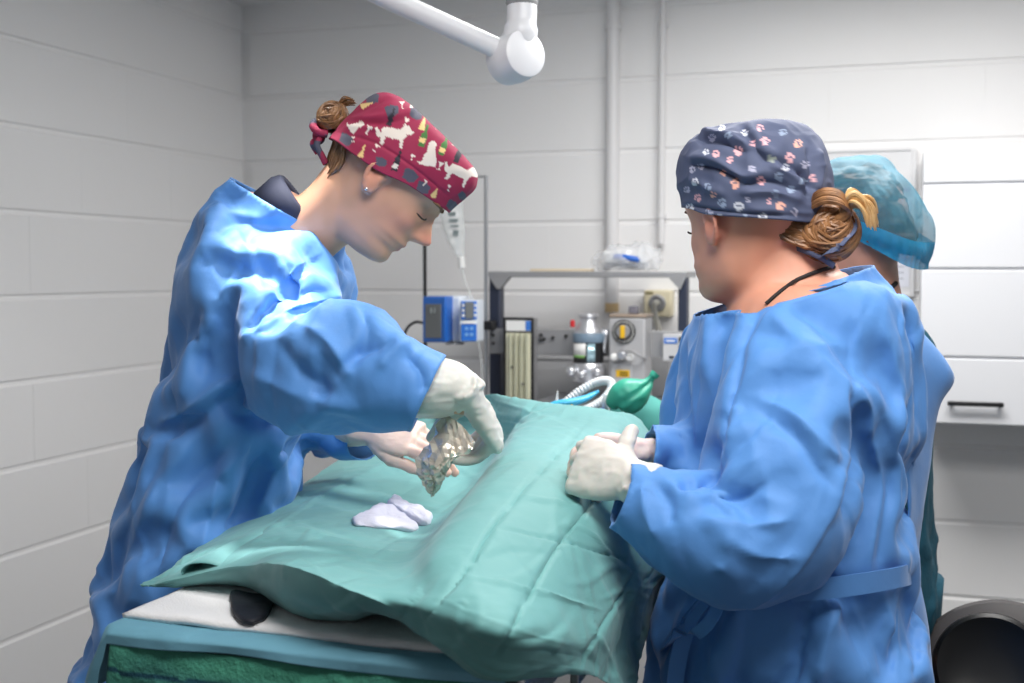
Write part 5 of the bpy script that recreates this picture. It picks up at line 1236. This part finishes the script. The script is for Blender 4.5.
# two fronts that stand at a slight angle to each other
def panel(mb, x0, y0, x1, y1, offL, offR, th):
    P = [W(x0, y1, offL), W(x1, y1, offR), W(x1, y0, offR), W(x0, y0, offL)]; n_ = nrm(np.cross(P[1]-P[0], P[3]-P[0])); n_ = n_ if n_[1] < 0 else -n_
    Q = [p+n_*th for p in P] if th < .03 else [p.copy() for p in P]
    if th >= .03: P = [p+Y_*th for p in P]
    mb.add(P+Q, [(4, 5, 6, 7), (3, 2, 1, 0)]+[(k, (k+1) % 4, 4+(k+1) % 4, 4+k) for k in range(4)]); return mb
mb = MB(); panel(mb, 422.5, 296.5, 445.5, 342.5, .482, .512, .07); mb.build('display_case', PB, pu, bevel=.004)
mb = MB(); panel(mb, 426, 304, 441.5, 338, .483, .508, .004); mb.build('screen', SCR, pu, bevel=.001)
mb = MB()
for x0, y0, x1, y1 in ((430, 308, 432, 313), (433, 308, 435, 313), (436, 308, 438.5, 313)): panel(mb, x0, y0, x1, y1, .4885, .5045, .0012)
mb.build('screen_digits', mat('pale_digits', srgb(196, 206, 206), .5), pu)
mb = MB(); panel(mb, 435, 326, 439, 331, .4955, .5045, .0012); mb.build('screen_icon', BLACK, pu)
mb = MB(); panel(mb, 459.5, 300, 477, 342, .508, .478, .06); mb.build('keypad_case', PW, pu, bevel=.003)
mb = MB(); panel(mb, 461, 301, 476.5, 319.5, .509, .479, .003); panel(mb, 461, 324, 476.5, 341, .509, .479, .003); mb.build('keypad', PB, pu, bevel=.001)
mb = MB(); panel(mb, 465, 302, 473.5, 318.5, .506, .491, .003); mb.build('small_screen', SCR, pu, bevel=.001)
mb = MB()
for y in (304, 309, 314): panel(mb, 462, y, 464.2, y+2.6, .5125, .509, .002); panel(mb, 474.2, y, 476, y+2.6, .4855, .482, .002)
panel(mb, 463, 321, 475, 323.4, .511, .486, .002)
mb.build('buttons', WHITEP, pu)
mb = MB()
for x, y in ((464, 328), (468, 330), (472, 327), (466, 335), (471, 334)): MB
for x, y in ((465, 327), (470, 327), (465, 333), (470, 333)): panel(mb, x, y, x+3, y+3, .511-.0017*(x-461), .506-.0017*(x-461), .002)
mb.build('blue_buttons', mat('pale_blue_button', srgb(120, 170, 225), .4), pu)
for x in (450, 460): MB().box(W(x, 343.5, .46), (.016, .03, .006)).build('foot', ALU, pu, bevel=.001)
mb = MB(); mb.tube(smooth_path([W(423.5, 323, .41), W(416, 322, .41), W(409, 326, .42), W(405, 333, .42), W(403, 342, .41)], 24), .0042, 10); mb.build('mains_cable', BLACK, pu)
MB().tube(smooth_path([W(476, 335, .46), W(478, 341, .46), W(480, 352, .45), W(481.5, 368, .44), W(482, 392, .43)], 24), .0024, 8).build('outlet_line', CLEAR, pu)
# breathing circuit, blue strap and green bag behind the drape
HW = mat('white_corrugated_hose', srgb(222, 226, 228), .35)
bc = empty('breathing_hose', U(585, 412, 2.45), 'white breathing hose looped behind the far edge of the drape', 'hose')
P = smooth_path([U(*p) for p in ((556, 410, 2.50), (566, 402, 2.50), (580, 391, 2.50), (596, 382.5, 2.50), (608, 381, 2.48), (612, 387, 2.46), (604, 399, 2.44), (590, 408, 2.43), (576, 413, 2.42))], 130)
MB().tube(P, .0088+.0012*np.sin(np.arange(130)*2.1), 14).build('hose_loop', HW, bc)
MB().tube(smooth_path([U(*p) for p in ((606, 412, 2.43), (605, 403, 2.42), (607, 396, 2.42))], 10), .0075, 12).build('stub', HW, bc)
MB().tube([U(569, 410, 2.40), U(574, 407, 2.40)], .007, 12).build('yellow_connector', YELP, bc)
MB().tube([U(597, 411.5, 2.41), U(604, 411, 2.41)], .006, 12).build('blue_connector', BLUEP, bc)
CY = mat('cyan_plastic', srgb(70, 178, 222), .35)
V, F = oval([(*U(x, y, d), r, h) for x, y, d, r, h in ((546, 406, 2.44, .003, .006), (556, 404, 2.44, .007, .010), (570, 402.5, 2.44, .0085, .012), (584, 399, 2.45, .0075, .012), (594, 394, 2.46, .005, .008), (599, 391, 2.46, .003, .006))], 20, 30)
tag(mesh_obj('blue_airway_tube', V, F, CY), 'bright blue plastic tube lying inside the white hose loop', 'tube')
MB_ = MB(); MB_.tube([U(556.5, 404, 2.46), U(557.5, 390.5, 2.47)], [.0045, .0012], 10); tag(MB_.build('clear_spike', CLEAR), 'small clear pointed spike standing left of the white hose loop', 'spike')
GB = mat('green_rubber', srgb(60, 166, 140), .38); gb = empty('breathing_bag', U(628, 415, 2.36), 'green rubber breathing bag pointing up at the end of the table', 'breathing bag')
rows = [(612, 409, 2.37, .006, .006), (614, 404, 2.37, .020, .016), (620, 400, 2.37, .032, .026), (629, 396, 2.37, .036, .030), (638, 391, 2.37, .030, .026), (646, 385, 2.37, .016, .016), (650, 380, 2.37, .0085, .0085), (653, 376, 2.37, .0075, .0075), (655.5, 373.5, 2.37, .0085, .0085)]
V, F = oval([(*U(x, y, d), r, h) for x, y, d, r, h in rows], 36, 70)
V = sculpt(V, F, [[([(652, 380), (636, 394), (618, 405)], 2.2, -.009), ([(640, 384), (630, 388), (620, 396)], 3, -.003), ([(644, 400), (634, 406), (626, 414)], 2.5, -.003)]][0]); mesh_obj('bag_body', V, F, GB, gb)
MB().tube([U(653, 376.5, 2.37), U(656, 373, 2.37)], .0095, 16).build('bag_neck', GB, gb)
mb = MB(); mb.ball(U(640, 432, 2.46), (.073, .06, .080), None, 44, 30); V, F = mb.arr(); V += normals(V, F)*(.003*fbm(V*18, 2, 3))[:, None]; V[:, 2] = np.maximum(V[:, 2], wz+.001)
cu = mesh_obj('green_cushion', V, F, mat('green_cloth', srgb(72, 150, 142), .8)); tag(cu, 'rounded green cloth bolster behind the breathing bag at the table end', 'cushion')
# wall cabinet on the right
CAB = mat('white_cabinet', srgb(222, 223, 227), .32); cab = empty('wall_cabinet', W(990, 428, .16), 'white wall cabinet with grooved front and a black bar handle', 'cabinet')
xl = W(921, 290, .30)[0]; zt, zb = W(925, 150, .30)[2], W(925, 423, .30)[2]
mb = MB(); mb.box((xl+.40, YB-.15, (zt+zb)/2), (.80, .279, zt-zb)); mb.build('carcass', CAB, cab, bevel=.003)
zs = [zt]+[W(922, y, .32)[2] for y in (184, 269, 357)]+[zb]
door_p = MB()
for i in range(4): door_p.box((xl+.40, YB-.303, (zs[i]+zs[i+1])/2), (.80, .018, zs[i]-zs[i+1]-.006))
door_p.box((xl+.40, YB-.298, (zt+zb)/2), (.798, .012, zt-zb-.002))
dp_ = door_p.build('door', CAB, cab, bevel=.003)
ha, hb = W(947.5, 403.5, .34), W(1004, 403.5, .34); mb = MB(); mb.box(((ha[0]+hb[0])/2, YB-.335, ha[2]), (hb[0]-ha[0], .010, .012))
for x in (ha[0]+.01, hb[0]-.01): mb.box((x, YB-.322, ha[2]), (.009, .024, .009))
mb.build('handle', BLACK, dp_, bevel=.002)
# notice board on the wall behind the hair net
nb = empty('notice_board', W(870, 295, 0), 'white notice board on the wall behind the hair net', 'notice board')
WB = mat('white_board', srgb(226, 226, 228), .35)
mb = MB(); slab(mb, 806, 150, 914, 296, .015, .013); mb.build('board', WB, nb, bevel=.002)
mb = MB(); slab(mb, 911, 149, 915.5, 297, .020, .018); slab(mb, 803, 149, 808, 297, .020, .018); slab(mb, 808, 149, 911, 152, .02, .018); slab(mb, 808, 293, 911, 297, .02, .018); mb.build('board_frame', WB, nb, bevel=.002)
pa_ = MB(); slab(pa_, 894, 187, 910, 287, .017, .001); tag(pa_.build('printed_sheet', mat('pale_paper', srgb(226, 228, 238), .7), nb), None)
mb = MB(); slab(mb, 894, 188, 910, 192, .0175, .001); mb.build('pink_heading', mat('pink_print', srgb(214, 190, 212), .7), nb)
mb = MB(); rl = random.Random(4)
for y in range(200, 284, 6): slab(mb, 896, y, 896+rl.uniform(7, 12), y+1.2, .0175, .001)
mb.build('text_lines', mat('pale_print', srgb(176, 178, 190), .7), nb)
# dark chair in the bottom right corner
CH = mat('dark_grey_shell', srgb(70, 66, 66), .45); CHB = mat('black_vinyl', srgb(14, 14, 16), .35)
cc = U(1003, 694, 2.05); nrm_c = nrm(CAM-cc+ZV*.10); ch = empty('swivel_chair', cc*np.array((1, 1, 0)), 'dark rounded chair back with a black pad in the bottom right corner', 'chair')
r1 = 93*2.05/FPX; r0 = 56*2.05/FPX
MB().lathe([(r1*.9, -.05), (r1, -.02), (r1, .0), (r1*.96, .012), (r0*1.05, .022), (r0*.5, .015)], 64, cc, axis=nrm_c).build('back_shell', CH, ch)
MB().lathe([(r0*.98, -.01), (r0*1.0, .020), (r0*.97, .032), (r0*.9, .036), (r0*.7, .026), (r0*.3, .020), (.001, .02)], 56, cc-RT*.020+UP*.040, axis=nrm_c).build('back_pad', CHB, ch)
bh = cc-nrm_c*.03; sx = cc+RT*.30+_Fh*(-.22); sx[2] = .52
MB().tube(smooth_path([bh, bh-ZV*.12+_Fh*.04, bh-ZV*.26+_Fh*.03, sx-ZV*.035], 20), .016, 12).build('back_bracket', BLACK, ch)
MB().lathe([(.10, -.03), (.20, -.03), (.215, .0), (.205, .03), (.10, .04), (.001, .038)], 48, sx).build('seat', CHB, ch)
MB().lathe([(.018, -.44), (.018, -.25), (.026, -.25), (.026, -.03)], 20, sx).build('gas_lift', BLACK, ch, ang=40)
for k in range(5):
    a = 2*PI*k/5; e = np.array((math.cos(a), math.sin(a), 0)); MB().tube([np.array((sx[0], sx[1], .10)), np.array((sx[0], sx[1], .07))+e*.25], [.02, .013], 10).build('foot_spoke', BLACK, ch)
    MB().lathe([(.018, -.012), (.026, -.008), (.026, .008), (.018, .012)], 18, np.array((sx[0], sx[1], .028))+e*.25, axis=np.array((-e[1], e[0], 0))).build('castor', BLACK, ch)
# surgical light on its jointed arm
LW = mat('white_lamp_enamel', srgb(236, 237, 240), .3)
sl = empty('surgical_light', (U(522, -40, 2.0)[0], U(522, -40, 2.0)[1], ZC), 'white jointed arm of the surgical light hanging from the ceiling', 'surgical lamp')
jd = U(517, 57, 2.0); k2 = 2.0/FPX; ax = nrm(RT*.55-FW*.82+UP*.04)
MB().lathe([(20*k2, -.040), (24*k2, -.034), (25*k2, -.018), (25*k2, .004), (24*k2, .008), (24*k2, .020), (23*k2, .026), (20*k2, .0285), (.001, .029)], 48, jd, axis=ax).build('joint', LW, sl)
hub = jd-ax*.006
MB().tube(smooth_path([hub+UP*.02, U(520, 36, 2.0), U(522, 16, 2.0), U(522, 2, 2.0)], 16), [17*k2]*8+[15*k2]*8, 24).build('upright', LW, sl)
MB().lathe([(14.5*k2, -.008), (16*k2, -.003), (16*k2, .003), (14.5*k2, .008)], 28, U(522, 2, 2.0)).build('collar', ALU, sl)
up = U(522, 0, 2.0); MB().tube([up, (up[0], up[1], ZC-.001)], 13*k2, 24).build('drop_tube', LW, sl)
MB().lathe([(.09, -.03), (.10, -.02), (.10, 0)], 32, (up[0], up[1], ZC-.001)).build('ceiling_plate', LW, sl, ang=40)
LT = U(262, -112, 1.78)
MB().tube([U(505, 52, 2.0), U(385, -3, 1.93), U(290, -52, 1.85)], [10.5*k2, 10.5*k2, 10*k2], 24).build('arm', LW, sl)
MB().ball(U(283, -56, 1.845), .026, None, 20, 14).build('head_joint', LW, sl)
_sp = [o for o in COL.objects if o.name.startswith('surgical_lamp')][0]
tgt = U(285, 245, 1.70); hd_ax = nrm(tgt-LT)
MB().tube([U(283, -56, 1.845), LT-hd_ax*.01], .014, 14).build('head_stem', LW, sl)
MB().lathe([(.02, -.05), (.09, -.04), (.125, -.01), (.13, .01), (.122, .012)], 48, LT, axis=hd_ax).build('lamp_head', LW, sl)
LE = mat('lamp_lens', (1, 1, 1), .3, 0, Emission_Color=(1, 1, 1), Emission_Strength=6.0)
MB().lathe([(.118, .009), (.118, .0115), (.001, .0125)], 40, LT, axis=hd_ax).build('lens', LE, sl)
_sp.location = Vector(LT+hd_ax*.03); _sp.rotation_euler = Vector(hd_ax).to_track_quat('-Z', 'Y').to_euler()
# ceiling light panels (they light the room)
PAN = mat('light_panel', (1, 1, 1), .4, 0, Emission_Color=(1, .985, .96), Emission_Strength=1.5)
for (x, y), lb in zip(((-.05, 2.45), (.15, .9)), ('rectangular ceiling light panel over the far end of the table', 'rectangular ceiling light panel nearest the camera')):
    e = empty('ceiling_light', (x, y, ZC), lb, 'ceiling light', 'ceiling light panels')
    mb = MB(); mb.box((x, y, ZC-.008), (1.24, .64, .016)); mb.build('frame', LW, e, bevel=.003); mb = MB(); mb.box((x, y, ZC-.018), (1.19, .59, .004)); mb.build('diffuser', PAN, e)
